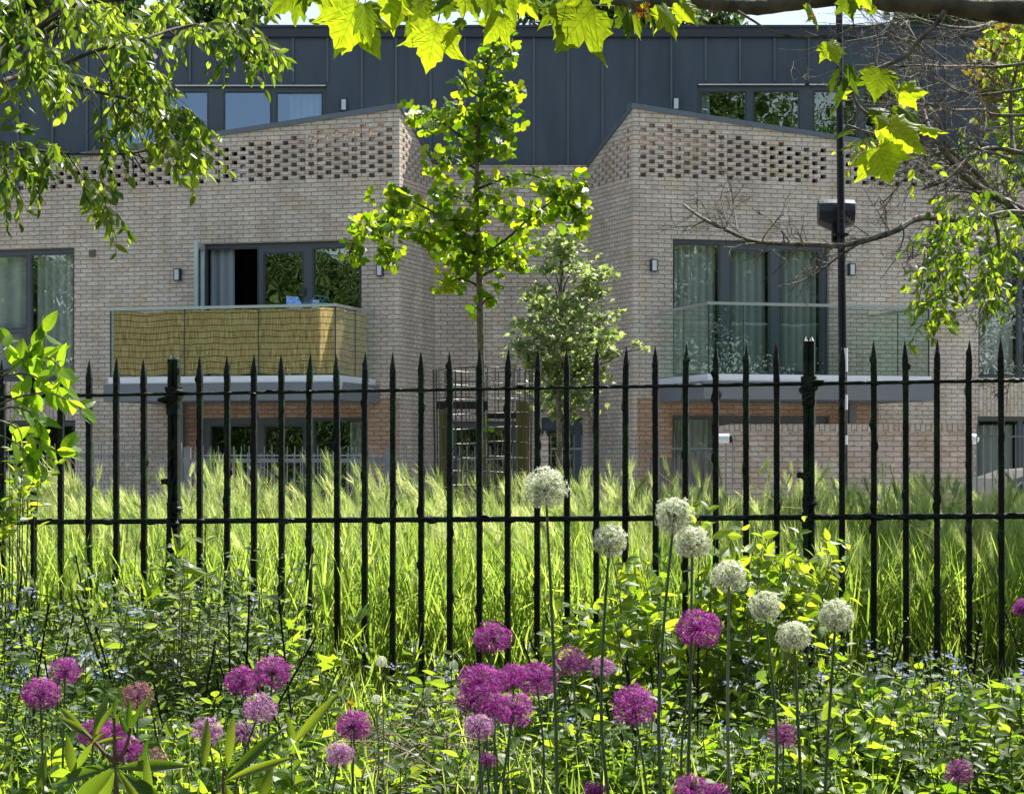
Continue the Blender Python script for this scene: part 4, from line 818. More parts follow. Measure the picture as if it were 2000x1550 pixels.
# left tree (hanging elm like sprays), trunk outside the frame
def left_tree():
    Y0=9.0; tr=np.array([-3.9,9.3,float(ground_z(9.3))]); t=thing('elm_tree',tr,'overhanging tree at the upper left with drooping sprays of long backlit leaves','tree')
    b=MB(); b.tube(smooth_path([tr,tr+[.05,0,1.3],tr+[.12,.0,2.8],tr+[.0,.1,4.6],tr+[.2,.1,6]],5),np.linspace(.17,.09,21),12); b.build('trunk',BARK,t)
    wood=MB(); lv=MB(); o=tr+[.1,0,1.9]
    paths=[([(-190,330),(-60,200),(0,105),(70,60),(120,20),(190,-40)],.026,8.8),([(-160,300),(-40,190),(0,125),(60,80),(115,45),(150,5)],.02,9.0),
     ([(-150,260),(-40,200),(0,163),(40,148),(80,133),(130,122),(185,100),(270,80),(330,60),(375,50),(430,48),(470,60)],.013,9.1),
     ([(-150,300),(0,290),(60,293),(130,300),(250,300),(320,288),(350,298)],.008,8.8),([(80,135),(140,165),(190,180),(250,195),(300,218),(350,248),(390,290)],.008,8.9),
     ([(100,10),(60,-30),(20,-60)],.01,9.0),([(120,40),(112,80),(130,125)],.004,9),([(60,293),(90,330),(115,370)],.004,8.8),([(130,300),(165,350),(200,400)],.004,8.8),
     ([(150,5),(230,0),(330,-10),(450,-15),(530,-10)],.01,9.3),([(0,380),(-60,300)],.006,8.7),([(185,100),(215,150),(222,210),(240,262)],.005,8.9),([(330,60),(360,90),(365,140)],.004,9)]
    for pts,r_,Y in paths:
        P=smooth_path([at(x,y,Y+.15*math.sin(x*.02)) for x,y in pts],5); wood.tube(P,np.linspace(r_,r_*.35,len(P)),7)
    for q in (at(-190,330,8.8),at(-150,260,9.1),at(-150,300,8.8),at(-160,300,9.0)): wood.tube(smooth_path([o-[0,0,.9],(o+q)/2,q],4),np.linspace(.05,.024,9),7)
    # random bare twiglets
    for i in range(60):
        pts,r_,Y=paths[rng.integers(0,5)]; j=rng.integers(1,len(pts)-1); x,y=pts[j]; x+=rng.uniform(-20,20); p=at(x,y,Y); a=rng.uniform(.2,2.6); L_=rng.uniform(.06,.2)
        wood.tube([p,p+[L_*.5*math.cos(a),0,-L_*.5*math.sin(a)],p+[L_*math.cos(a)*1.1,0,-L_*math.sin(a)*.9]],[.003,.002,.001],4)
    # clusters: x,y,rx,ry,count,Y,tint
    cl=[(20,40,70,60,26,8.6,.3),(80,50,60,55,16,9.3,.7),(60,110,60,40,10,8.6,.25),(190,40,60,60,30,9.6,.85),(225,55,55,60,26,9.5,.9),(150,20,50,40,12,9.4,.8),(250,100,45,45,26,8.7,.35),(290,60,60,50,14,9.6,.8),(330,20,60,40,10,9.5,.6),(240,160,50,50,26,8.8,.4),(290,170,45,40,16,9.2,.6),
        (400,75,50,40,18,8.9,.45),(460,90,60,45,24,8.8,.4),(500,110,40,40,14,8.8,.35),(440,30,50,35,10,9.2,.5),(535,112,22,14,2,8.8,.5),(85,160,60,30,20,8.8,.6),(140,175,45,35,12,9.0,.7),(60,145,50,25,8,8.9,.5),
        (230,230,45,45,18,9.0,.6),(290,235,60,45,22,8.9,.45),(345,240,40,40,12,8.8,.35),(365,285,40,30,12,8.7,.6),(380,320,34,22,8,8.8,.9),(300,300,60,25,10,8.9,.8),(210,300,50,25,9,8.8,.45),
        (30,310,50,40,16,8.7,.35),(80,310,40,40,9,8.7,.3),(20,365,34,50,12,8.6,.45),(50,345,30,30,6,8.7,.35),(115,320,26,30,5,8.8,.5),(165,375,30,30,7,8.8,.6),(185,410,26,22,6,8.8,.5),(210,430,16,14,3,8.8,.5),(480,5,60,15,10,9.1,.5),(520,8,40,10,5,9.1,.5),(130,20,40,40,10,8.7,.4),(0,200,20,40,3,8.8,.7)]
    for x,y,rx,ry,n,Y,ti in cl:
        for i in range(int(n*.78)):
            a=rng.uniform(0,6.28); r_=math.sqrt(rng.random()); sx_=x+rx*r_*math.cos(a)*.68; sy_=y+ry*r_*math.sin(a)*.62-26; Yq=Y+rng.normal()*.16
            p=at(sx_,sy_,Yq); L_=rng.uniform(.08,.17); d=[rng.normal()*.5+.25,rng.normal()*.5,-.35+rng.normal()*.35]
            spray(lv,wood,p,d,L_,rng.integers(6,9),.060,LF if rng.random()<.55 else LF_N,.45,.55,ti,.0013)
    wood.build('branches',BARK,t,smooth=True); lv.build('foliage',M_TREE,t)
    cr=MB()   # crown above and outside the frame
    for i in range(420):
        p=tr+[rng.normal()*.9-.7,rng.normal()*.9,4.4+rng.normal()*.8]; spray(cr,cr,p,rdir(1)[0],.3,8,.1,LF,.3,.4,None,.002)
    cr.build('crown',M_TREE,t)
left_tree()

# ginkgo
def spurs(b,wood,P,n_each,ls,T_,off=.05,up=.25,tint=None):
    n=len(P)*n_each; Q=np.repeat(P,n_each,axis=0); d=rdir(n,up); L_=off*rng.uniform(.5,1.5,n)
    Tq=T([[-.5,0,0],[.5,0,0],[0,1,0]],[[0,1,2]]); b.place(Tq,Q,d,rdir(n),L_,0,.5,wid=.0022/L_)
    dd=nrmz(d+np.array([0,0,-.55])+rng.normal(size=(n,3))*.3); b.place(T_,Q+d*L_[:,None],dd,nrmz(np.array([.2,-.9,.45])+rng.normal(size=(n,3))*.6),ls*rng.uniform(.5,1.1,n),0,rng.random(n)**1.5)
def ginkgo():
    Y=14.5; tr=at(946,1000,Y); tr[2]=float(ground_z(Y)); t=thing('ginkgo_tree',tr,'young ginkgo with a slim straight trunk and bright fan leaves inside the wire guard','tree')
    b=MB(); P=smooth_path([tr]+[at(x,y,Y) for x,y in ((944,900),(941,760),(938,650),(936,540),(932,450),(931,380),(932,300),(938,220),(948,160),(958,110),(965,80))],5); b.tube(P,np.linspace(.027,.008,len(P)),10); b.build('trunk',noisy('ginkgo_bark',(.10,.08,.045),(.20,.17,.11),25,.9,bump=.5),t,smooth=True)
    wood=MB(); lv=MB()
    br=[([(932,470),(880,440),(830,405),(780,385),(752,378)],1.,-.2),([(934,500),(870,470),(800,445),(740,445),(700,450)],1.,.1),([(934,500),(860,450),(800,415),(760,420),(740,455)],1.,.3),([(700,450),(690,475),(682,500)],1.,.1),([(740,450),(752,480),(765,515)],1.,.2),([(936,520),(880,500),(850,470)],1.,.3),
        ([(934,500),(985,470),(1030,430),(1075,395),(1110,370),(1135,365)],1.,-.1),([(1075,395),(1110,400),(1140,400)],1.,0),([(935,520),(985,490),(1020,480),(1050,470)],1.,.2),([(936,540),(980,520),(1010,510)],1.,0),([(1100,380),(1125,420),(1135,450)],1.,.1),
        ([(936,560),(905,545),(880,550),(868,562)],.8,.1),([(936,600),(950,585),(962,580)],.3,0),([(931,400),(880,380),(850,370)],1.,.1),([(931,370),(980,350),(1020,340),(1060,350),(1095,372)],1.,-.1),([(931,330),(885,310),(845,315)],.9,.1),([(931,290),(885,255),(845,228),(812,225)],.9,0),
        ([(932,250),(890,215),(862,212)],.7,.2),([(933,240),(970,210),(1005,200)],.9,.1),([(936,230),(985,250),(1005,240)],.8,0),([(940,200),(975,180),(1015,178)],.9,0),([(940,190),(915,175),(905,150)],.7,0),([(945,170),(980,165),(1000,175)],.9,0),([(955,120),(985,110),(998,92)],.7,0),([(955,130),(940,115),(935,120)],.6,0),([(932,300),(980,290),(990,290)],.9,.1),([(931,420),(975,400),(1000,410)],.9,.2),([(931,440),(900,430),(870,430)],.9,-.2),([(960,100),(965,85),(985,80)],.6,0)]
    for pts,den,dy in br:
        P=smooth_path([at(x,y,Y+dy*i/len(pts)*2+0) for i,(x,y) in enumerate(pts)],6); wood.tube(P,np.linspace(.010,.003,len(P)),6)
        L_=np.sum(np.linalg.norm(np.diff(P,axis=0),axis=1)); n=int(L_*30*den)+3; u=rng.random(n)**.75*(len(P)-1); i=np.minimum(u.astype(int),len(P)-2); Q=P[i]+(P[i+1]-P[i])*(u-i)[:,None]+rng.normal(size=(n,3))*[.022,.04,.02]
        spurs(lv,wood,Q,5,.058,GK,.04)
    n=24; yy=rng.uniform(92,540,n); Q=np.array([at(np.interp(y,[80,160,220,300,540],[965,948,938,932,935])+rng.normal()*14,y,Y+rng.normal()*.1) for y in yy]); spurs(lv,wood,Q,5,.058,GK,.045)
    spurs(lv,wood,np.array([at(945,585,Y),at(955,580,Y),at(948,826,Y)]),2,.06,GK,.03)
    wood.build('branches',BARK,t); lv.build('foliage',M_GINK,t)
ginkgo()
# wire tree guard with stakes and straps
def guard():
    Y=14.5; c=at(943,900,Y); c[2]=0; t=thing('tree_guard',(c[0],Y,float(ground_z(Y))),'cylindrical wire mesh guard round the ginkgo trunk','tree guard'); R0=.31; zt=at(0,722,Y)[2]; zb=float(ground_z(Y)); b=MB()
    n=34
    for i in range(n):
        a=2*math.pi*i/n+rng.normal()*.03; p=[c[0]+R0*math.cos(a),Y+R0*math.sin(a)]; b.tube([[p[0]*1.0+.012*math.cos(a),p[1],zt],[p[0],p[1],(zt+zb)/2],[p[0]-.02*math.cos(a),p[1],zb]],.0029,4,cap=False)
    a=np.linspace(0,2*math.pi,41)
    for j,z in enumerate(np.linspace(zt,zb,17)): r_=R0+.012*math.sin(j*1.7)-.02*j/17; b.tube(np.stack([c[0]+r_*np.cos(a),Y+r_*np.sin(a),z+.006*np.sin(a*3+j)],-1),.0029,4,cap=False)
    b.build('wire_mesh',mat('wire',(.035,.035,.035),.4,.5),t)
    WOOD=noisy('stake_wood',(.10,.075,.02),(.20,.155,.05),8,.9,bump=.4,stretch=(6,6,.6))
    for x,w_,y0,lab in ((867,19,795,'left wooden stake inside the wire guard'),(1021,27,783,'right thicker wooden stake inside the wire guard')):
        p=at(x,y0,Y); r_=w_/2/(F/Y); s_=MB(); zt2=p[2]; s_.lathe((p[0],Y+.02,0),[(0,zt2),(r_*.95,zt2),(r_,zt2-.02),(r_,zb),(0,zb)],14); tag(s_.build('tree_stake',WOOD,smooth=False),lab,'stake','tree stakes')
    for (x0,x1,y,h,yy) in ((853,948,792,15,-.09),(944,1035,811,12,.05)):
        s_=MB(); p0=at(x0,y,Y);p1=at(x1,y,Y); s_.box(((p0[0]+p1[0])/2,Y+yy,p0[2]),(p1[0]-p0[0],.02,h/(F/Y))); s_.box((p1[0] if yy<0 else p0[0],Y+yy/2,p0[2]),(.03,.07,h/(F/Y)*1.15)); tag(s_.build('rubber_tie',mat('rubber',(.012,.012,.013),.6)),'black rubber strap from the ginkgo trunk to its '+('left' if yy<0 else 'right')+' stake','strap')
guard()
# small field maple
def maple():
    Y=21.; kk=F/Y; tr=at(1094,1000,Y); tr[2]=.0; t=thing('maple_tree',tr,'small bushy maple with silvery green leaves standing in the recess right of the ginkgo','tree'); b=MB()
    P=smooth_path([tr]+[at(x,y,Y) for x,y in ((1093,900),(1092,830),(1090,760),(1092,650),(1095,560),(1098,480),(1100,450))],4); b.tube(P,np.linspace(.032,.006,len(P)),9); b.build('trunk',noisy('maple_bark',(.12,.10,.07),(.26,.23,.18),20,.9),t)
    wood=MB(); lv=MB()
    cl=[(1100,455,32,16,1.),(1090,475,36,20,1.),(1110,490,36,24,1.1),(1125,520,40,18,1.),(1160,535,34,18,1.),(1185,530,20,12,.7),(1080,520,34,14,.8),(1062,525,26,10,.7),(1050,565,32,14,1.),(1035,580,26,12,.8),(1060,600,28,22,1.),(1140,560,34,24,1.),(1165,575,30,20,.9),(1100,600,50,30,1.1),(1130,620,40,28,1.),(1180,620,30,16,.9),(1205,612,22,9,.8),(1015,630,18,14,.8),(1030,640,30,20,.8),
        (1060,650,40,36,1.1),(1110,660,46,40,1.2),(1160,660,36,26,1.),(1185,655,26,20,.8),(1020,680,26,26,1.),(1040,710,30,30,1.),(1090,720,50,40,1.3),(1140,710,46,34,1.2),(1180,690,26,20,.8),(1195,685,20,10,.6),(1060,770,30,26,.7),(1100,780,44,32,1.1),(1140,770,34,30,1.),(1175,730,20,16,.6),(1110,810,30,18,.6),(1240,673,12,10,.5),(1262,678,6,4,.2)]
    for x,y,rx,ry,dn in cl:
        c=at(x,y,Y+rng.normal()*.15); q=at(1094+(x-1094)*.15,min(y+60,825),Y); wood.tube(bend(q,c,5,-.03,.02),[.008,.007,.005,.004,.003],5,cap=False)
        n=int(rx*ry*.11*dn)+9; V=rng.normal(size=(n,3))*[rx/kk*.5,rx/kk*.5,ry/kk*.48]+c
        lv.place(MP,V,nrmz(rdir(n,-.2)+[0,-.2,0]),nrmz(np.array([0,-.1,1.])+rng.normal(size=(n,3))*.55),rng.uniform(.045,.075,n),0,rng.random(n))
    wood.build('branches',BARK,t); lv.build('foliage',M_MAPLE,t)
maple()

# ------------------------------------------------------------------ plane tree: overhead limb and big lobed leaves
def plane_mat():
    m=leafmat('plane_leaf',(.03,.07,.012),(.07,.13,.02),(.05,.12,.005),(.70,.88,.02),.55,.45,.35)
    # veins: darker lines along five rays from the leaf base, from the leaf's own coordinates
    nt=m.node_tree; a=N(m,'ShaderNodeAttribute',attribute_name='uvm'); sp=N(m,'ShaderNodeSeparateXYZ'); lk(m,a.outputs['Vector'],sp.inputs[0]); prev=None
    def line(ox,oy,ang,w_):
        dx,dy=math.sin(R(ang)),math.cos(R(ang))
        def math_(op,a_,b_):
            n=N(m,'ShaderNodeMath',operation=op)
            for i,v in enumerate((a_,b_)):
                if v is None: continue
                if isinstance(v,(int,float)): n.inputs[i].default_value=v
                else: lk(m,v,n.inputs[i])
            return n.outputs[0]
        X=math_('SUBTRACT',sp.outputs[0],ox);Y=math_('SUBTRACT',sp.outputs[1],oy)
        cr_=math_('ABSOLUTE',math_('SUBTRACT',math_('MULTIPLY',X,dy),math_('MULTIPLY',Y,dx)),None)
        al=math_('ADD',math_('MULTIPLY',X,dx),math_('MULTIPLY',Y,dy)); back=math_('LESS_THAN',al,0.)
        return math_('ADD',cr_,back)
    outs=[line(0,.02,q,0) for q in (-100,-48,0,48,100)]
    for oy in (.2,.38,.55,.7): outs+=[line(0,oy,52,0),line(0,oy,-52,0)]
    mn=outs[0]
    for o in outs[1:]:
        n=N(m,'ShaderNodeMath',operation='MINIMUM'); lk(m,mn,n.inputs[0]); lk(m,o,n.inputs[1]); mn=n.outputs[0]
    r=N(m,'ShaderNodeMapRange'); r.inputs[1].default_value=.002; r.inputs[2].default_value=.014; r.inputs[3].default_value=.55; r.inputs[4].default_value=1.; lk(m,mn,r.inputs[0])
    nz=N(m,'ShaderNodeTexNoise'); nz.inputs['Scale'].default_value=7; nz.inputs['Detail'].default_value=6; lk(m,a.outputs['Vector'],nz.inputs[0]); r2=N(m,'ShaderNodeMapRange'); r2.inputs[1].default_value=.3; r2.inputs[2].default_value=.7; r2.inputs[3].default_value=.75; r2.inputs[4].default_value=1.15; lk(m,nz.outputs[0],r2.inputs[0])
    mu=N(m,'ShaderNodeMath',operation='MULTIPLY'); lk(m,r.outputs[0],mu.inputs[0]); lk(m,r2.outputs[0],mu.inputs[1])
    for node in [n for n in nt.nodes if n.bl_idname in('ShaderNodeBsdfTranslucent','ShaderNodeBsdfPrincipled')]:
        s_=node.inputs[0].links[0].from_socket; sc=N(m,'ShaderNodeVectorMath',operation='SCALE'); lk(m,s_,sc.inputs[0]); lk(m,mu.outputs[0],sc.inputs['Scale']); lk(m,sc.outputs[0],node.inputs[0])
    return m
M_PLANE=plane_mat()
def plane_leaf_t(seed, lobes=5):
    r=random.Random(seed)
    out=[(0,0)]
    tips=[(58,.78),(112,.55)] ; 
    half=[(0.10,-.05),(.22,-.10),(.34,-.04),(.52,-.05),(.50,.06),(.64,.13),(.60,.22),(.52,.28),(.62,.38),(.66,.52),(.82,.70),(.64,.66),(.52,.69),(.42,.62),(.33,.66),(.30,.77),(.20,.84),(.16,.93),(.06,1.04),(0,1.18)]
    half=[(x*(1+r.uniform(-.07,.07)),y+r.uniform(-.03,.03)) for x,y in half[:-1]]+[half[-1]]
    half2=[(x*(1+r.uniform(-.1,.1)),y+r.uniform(-.03,.03)) for x,y in half[:-1]]
    out=[(0,0)]+half+[(-x,y) for x,y in half2[::-1]]
    O=np.array(out); c=np.array([0,.34]); rings=[1,.8,.58,.34,.12]; V=[];n=len(O); cup=r.uniform(-.3,.3); tw=r.uniform(-.25,.25)
    for s_ in rings:
        for p in O:
            q=c+(p-c)*s_; z=-.34*abs(q[0])**1.5-.22*(q[1]-.3)**2+cup*q[0]*q[1]*.7+tw*q[0]*.4+.03*math.sin(q[0]*14+seed)*s_
            V.append([q[0],q[1],z])
    Fc=[]
    for k_ in range(len(rings)-1):
        for i in range(n): Fc.append([k_*n+i,k_*n+(i+1)%n,(k_+1)*n+(i+1)%n,(k_+1)*n+i])
    V.append([c[0],c[1],0]); e=len(V)-1; k_=len(rings)-1
    T4=T(V,Fc); T3=T(V,[[k_*n+i,k_*n+(i+1)%n,e] for i in range(n)])
    return T4,T3
def plane_tree():
    Y0=5.3; tr=np.array([3.0,5.2,float(ground_z(5.2))]); t=thing('plane_tree',tr,'plane tree with a thick limb along the top right and big glowing lobed leaves','tree')
    b=MB(); b.tube(smooth_path([tr,tr+[.0,0,1.2],tr+[-.05,0,2.4],tr+[.1,.1,4.],tr+[.3,.2,5.5]],5),np.linspace(.22,.12,21),14); b.build('trunk',BARK_P,t,smooth=True)
    b=MB(); P=smooth_path([tr+[0,0,2.5],at(2300,-20,5.3),at(2100,22,5.3),at(1960,20,5.3),at(1850,12,5.3),at(1740,4,5.3),at(1660,-4,5.3),at(1560,4,5.3),at(1480,14,5.3),at(1400,8,5.3),at(1330,2,5.25),at(1240,8,5.2),at(1170,-6,5.2),at(1110,-14,5.15),at(1060,-4,5.1)],6)
    rad=np.interp(np.linspace(0,1,len(P)),[0,.25,.5,.75,.82,1],[.05,.024,.019,.016,.010,.006])*(1+.07*rng.normal(size=len(P))); b.tube(P,rad,14); b.build('limb',BARK_P,t,smooth=True)
    tw=MB()
    for pts,r_ in (([(1845,22),(1830,45),(1790,85),(1770,110),(1720,132),(1680,150),(1665,175),(1675,205),(1700,225),(1720,222),(1735,205)],.0062),([(1700,225),(1685,245),(1672,262)],.003),([(1770,84),(1775,80),(1783,83)],.004),([(1790,85),(1810,105),(1825,118)],.002),
        ([(1440,22),(1470,40),(1500,58),(1540,70),(1580,72),(1610,70)],.0035),([(1660,20),(1665,60),(1610,70)],.003),([(1330,2),(1240,14),(1180,12),(1125,10)],.003),([(1060,-4),(980,-20),(900,-40),(860,-20)],.005),([(900,-40),(780,-50),(700,-30)],.004),([(780,-50),(620,-60),(560,-30)],.004),
        ([(1655,245),(1695,258),(1725,265)],.003),([(1720,222),(1745,195),(1757,182)],.0015),([(1640,120),(1615,72)],.0015),([(870,-20),(872,10),(858,30),(855,44)],.0015),([(872,10),(895,22),(905,40)],.0015),([(1245,12),(1243,30)],.002),([(1390,10),(1388,30)],.003)):
        P=smooth_path([at(x,y,5.25) for x,y in pts],4); tw.tube(P,np.linspace(r_,r_*.5,len(P)),7)
    tw.build('twigs',TWIG,t,smooth=True)
    temps=[plane_leaf_t(i) for i in range(6)]
    # base px, tip px, width factor, facing (x tilt), tint (low paints shade into the leaf), depth
    L=[((700,5),(655,112),.85,.3,.95,5.0),((712,8),(722,92),.62,-.2,.2,4.95),((690,20),(745,112),.8,.1,.9,5.05),((645,-20),(628,30),.9,.3,.8,5.1),((596,-25),(520,32),.6,.4,.3,5.1),((610,-35),(590,28),.6,-.4,.35,5.1),((560,-20),(545,28),.6,.5,.5,5.15),
       ((760,-20),(765,70),.7,-.4,.85,5.1),((790,-10),(770,64),.6,.5,.5,5.1),((830,0),(795,78),.62,.3,.25,5.15),((820,30),(790,72),.8,.2,.15,5.2),((855,44),(832,140),.98,.0,1.,5.0),((868,-30),(850,8),.7,.4,.3,5.1),((905,38),(884,60),.7,.1,.2,5.0),((885,0),(838,30),.7,.4,.2,5.1),
       ((920,-10),(936,42),.7,.3,.5,5.05),((905,-20),(902,38),.7,-.4,.6,5.15),((985,32),(945,88),.9,.2,.8,5.0),((955,-40),(951,38),.9,.3,.25,4.95),((985,-30),(1005,48),.75,-.3,.35,5.0),((1022,-10),(1052,40),.7,.1,.95,5.1),((1000,30),(985,62),.8,.4,.4,5.1),((1095,12),(1050,58),.5,.4,.25,5.15),
       ((1160,12),(1085,100),1.0,.25,.45,5.1),((1135,18),(1155,96),.8,-.3,.5,5.15),((1110,20),(1082,78),.55,.3,.6,5.12),((1225,15),(1232,82),.55,.9,.15,5.1),((1238,30),(1248,82),.4,-.8,.3,5.1),((1262,8),(1282,70),.3,.6,.8,5.1),((1290,10),(1325,78),.62,.4,.75,5.1),((1325,5),(1362,52),.7,-.2,.8,5.15),((1225,-10),(1200,35),.7,.3,.5,5.2),((1295,20),(1285,58),.6,.3,.2,5.2),((1130,-10),(1100,12),.9,.3,.7,5.1),((1190,-10),(1170,10),.9,.3,.7,5.1),
       ((1580,8),(1602,62),.42,.8,.6,5.1),((1618,82),(1640,130),.95,.2,.85,5.0),((1655,-5),(1665,42),.9,.2,.3,5.1),((1680,-15),(1700,22),.9,-.2,.8,5.1),((1708,12),(1690,32),.7,.3,.6,5.15),
       ((1658,160),(1625,236),.28,.9,.1,5.0),((1652,130),(1672,190),.32,-.9,.1,5.0),((1640,140),(1618,196),.3,.7,.1,5.1),((1720,135),(1708,200),1.05,.1,.3,5.05),((1635,180),(1665,178),.8,.3,.7,5.1),((1757,182),(1812,180),.85,-.1,.92,5.0),((1756,182),(1766,206),.7,.2,.9,5.02),
       ((1718,225),(1740,262),.9,.2,.6,5.05),((1755,205),(1802,252),.7,.2,.2,5.1),((1735,245),(1812,300),.82,.1,1.,4.98),((1800,250),(1852,258),.3,.8,.7,5.0),((1712,290),(1742,358),1.25,.0,.9,4.95),((1700,215),(1745,222),.5,-.3,.2,5.1)]
    lv=MB()
    for i,(a,c,w_,fc,ti,Y) in enumerate(L):
        p=at(*a,Y);q=at(*c,Y); ln=np.linalg.norm(q-p)/1.18*1.04; d=nrmz(q-p+[0,-.012,0]); nn=np.array([fc,-1,.35+rng.normal()*.1])
        T4,T3=temps[i%6]
        # adds both the quad rings and the centre fan with identical placement
        st=rng.bit_generator.state; lv.place(T4,[p],d,nn,ln,0,[ti],wid=w_,keepuv=True); lv.place(T3,[p],d,nn,ln,0,[ti],wid=w_,keepuv=True)
        up=p+np.array([rng.normal()*.01,0.,rng.uniform(.02,.05)]); lv.tube([p+[0,0,0],(p+up)/2+[.003,0,0],up],.0010,5,1,.5)
    lv.build('leaves',[M_PLANE,STEM],t)
    b=MB(); 
    for (x,y,r_) in ((1254,18,9),(1246,28,6),(1262,28,6),(1590,30,5),(1738,262,7),(1730,255,5)):
        p=at(x,y,5.0); n=14; b.place(MP,p+rng.normal(size=(n,3))*r_/880*.7,rdir(n),rdir(n),r_/880*.9,0,None)
    b.build('withered_leaves',leafmat('rust_leaf',(.45,.12,.03),(.3,.09,.02),(.6,.15,.03),(.4,.1,.02),.4,.7,.2),t)
    cr=MB(); n=900; V=tr+[0.4,-.2,4.2]+rng.normal(size=(n,3))*[1.0,.9,.7]; 
    for q in range(6): cr.place(temps[q][0],V[q::6],rdir(len(V[q::6]),-.4),rdir(len(V[q::6]),.5),.16,0,rng.random(len(V[q::6])),keepuv=True)
    cr.build('crown',M_PLANE,t)
    # young shoot of pale pointed leaves behind the lowest big leaf
plane_tree()

# ------------------------------------------------------------------ right hand tree: dead twigs and hanging leaves
def right_tree():
    Y=9.6; tr=np.array([4.3,11.6,float(ground_z(11.6))]); t=thing('elder_tree',tr,'tangled tree at the right edge with bare dead twigs and hanging leafy shoots','tree'); b=MB()
    b.tube(smooth_path([tr,tr+[-.1,-.1,1.],tr+[-.35,-.3,2.],tr+[-.3,-.2,3.6],tr+[0,0,5]],5),np.linspace(.15,.07,21),12); b.build('trunk',BARK,t,smooth=True)
    wd=MB(); rr=np.random.default_rng(11)
    def twigs(P,r0,lv_,n,Lr,dirbias,spread=.9):
        P=np.asarray(P)
        for i in range(n):
            u=rr.uniform(.1,1)*(len(P)-1.001); j=int(u); p=P[j]+(P[j+1]-P[j])*(u-j); tn=nrmz(P[j+1]-P[j]); d=nrmz(tn*.75+nrmz(rr.normal(size=3)*[1,.7,1])*spread+np.array(dirbias)); L_=rr.uniform(*Lr)
            m_=5; c=[p]; dd=d
            for q in range(m_): dd=nrmz(dd+rr.normal(size=3)*.16+np.array(dirbias)*.1); c.append(c[-1]+dd*L_/m_)
            wd.tube(c,np.linspace(r0,r0*.35,m_+1),4 if lv_>0 else 3,cap=False)
            if lv_>0: twigs(c,r0*.55,lv_-1,rr.integers(3,6),(Lr[0]*.35,Lr[1]*.5),dirbias,1.0)
    mains=[([(2150,470),(2000,418),(1900,430),(1800,425),(1750,450),(1690,470),(1640,480),(1600,478),(1540,476),(1470,470),(1420,450),(1370,425),(1335,400)],.017,9.4,22,(.08,.26)),
       ([(1690,468),(1640,500),(1600,530),(1560,550),(1520,560)],.006,9.4,10,(.05,.16)),([(2100,500),(1980,410),(1940,380),(1890,350),(1840,290),(1815,250),(1805,215)],.02,9.8,26,(.1,.35)),([(2120,480),(2000,410),(1950,385),(1900,330),(1855,290),(1830,230),(1800,190),(1790,150)],.016,10.,26,(.1,.4)),
       ([(1980,300),(1975,240),(1975,180),(1990,120)],.014,10.2,14,(.1,.35)),([(2100,225),(1950,225),(1920,215),(1860,215),(1820,205),(1770,205),(1700,200)],.008,9.8,26,(.12,.4)),([(2100,110),(1960,130),(1900,130),(1850,130),(1800,128),(1740,130),(1700,125)],.008,9.8,26,(.12,.42)),
       ([(2100,60),(2000,45),(1950,42),(1900,55),(1840,50),(1780,35),(1720,48),(1660,55)],.008,9.7,24,(.12,.4)),([(2080,160),(1930,185),(1880,180),(1850,165),(1810,125),(1785,70),(1760,30)],.007,9.9,22,(.12,.36)),([(2100,330),(2000,300),(1930,290),(1890,310),(1850,350),(1800,370)],.012,9.7,18,(.1,.3)),
       ([(1975,310),(1900,290),(1830,300),(1790,320),(1750,370),(1720,400)],.006,9.6,16,(.08,.26)),([(1940,420),(1950,470),(1945,520),(1935,560),(1920,600)],.009,9.2,16,(.06,.2)),([(1880,425),(1830,470),(1790,500),(1760,515)],.005,9.3,9,(.08,.2)),([(1850,430),(1820,480),(1800,540)],.005,9.2,8,(.06,.18)),([(1830,430),(1834,480),(1833,540),(1828,600),(1830,640)],.006,9.2,7,(.05,.14)),([(2060,560),(1990,540),(1975,580)],.005,9.2,9,(.06,.2)),([(2050,700),(2000,720),(1960,760)],.003,9.2,8,(.05,.2)),
       ([(1440,450),(1432,400),(1428,360)],.004,9.4,8,(.05,.13))]
    for pts,r_,Yq,n,Lr in mains:
        P=smooth_path([at(x,y,Yq+.12*math.sin(i*1.1)) for i,(x,y) in enumerate(pts)],5); wd.tube(P,np.linspace(r_,r_*.35,len(P))*(1+rr.normal(size=len(P))*.06),8); twigs(P,max(.0023,r_*.2),2,int(n*1.2),Lr,(-.25,0,.05))
    for q in (at(2150,470,9.4),at(2100,225,9.8),at(2100,60,9.7),at(2100,330,9.7),at(2120,480,10.),at(2100,500,9.8)): 
        z_=min(q[2],tr[2]+4.5); wd.tube(np.linspace(tr+[-.3,-.3,max(.4,q[2]-tr[2]-.5)],q,9),np.linspace(.05,.018,9),8)
    lv=MB(); w2=wd
    for x,y,rx,ry,n,Yq,ti in [(1850,455,50,25,22,9.2,.4),(1830,490,40,30,22,9.2,.4),(1860,520,40,30,24,9.1,.3),(1825,530,34,20,12,9.1,.5),(1815,590,24,10,6,9.,.8),(1850,590,26,16,10,9.,.4),(1830,610,24,16,8,9.,.5),(1810,640,8,6,2,9.,.4),(1940,500,40,30,16,9.2,.45),(1920,540,26,30,12,9.1,.6),(1925,580,20,20,10,9.,.6),(1950,520,30,20,8,9.2,.3),(1985,460,24,14,10,9.4,.9),(1960,440,40,14,12,9.4,.6),(1880,425,40,14,12,9.3,.6),(1940,300,60,40,16,10.6,.3),(1975,370,40,40,16,10.4,.3),(1890,270,30,40,9,10.4,.5),(1990,500,26,60,14,9.3,.4),(1985,240,30,50,12,10.6,.4),(1900,400,60,20,10,9.6,.5),(1960,590,30,16,6,9.1,.4),(1785,335,10,8,2,9.4,.9),(1700,275,34,14,10,5.15,.95),(1672,300,14,10,4,5.15,.95)]:
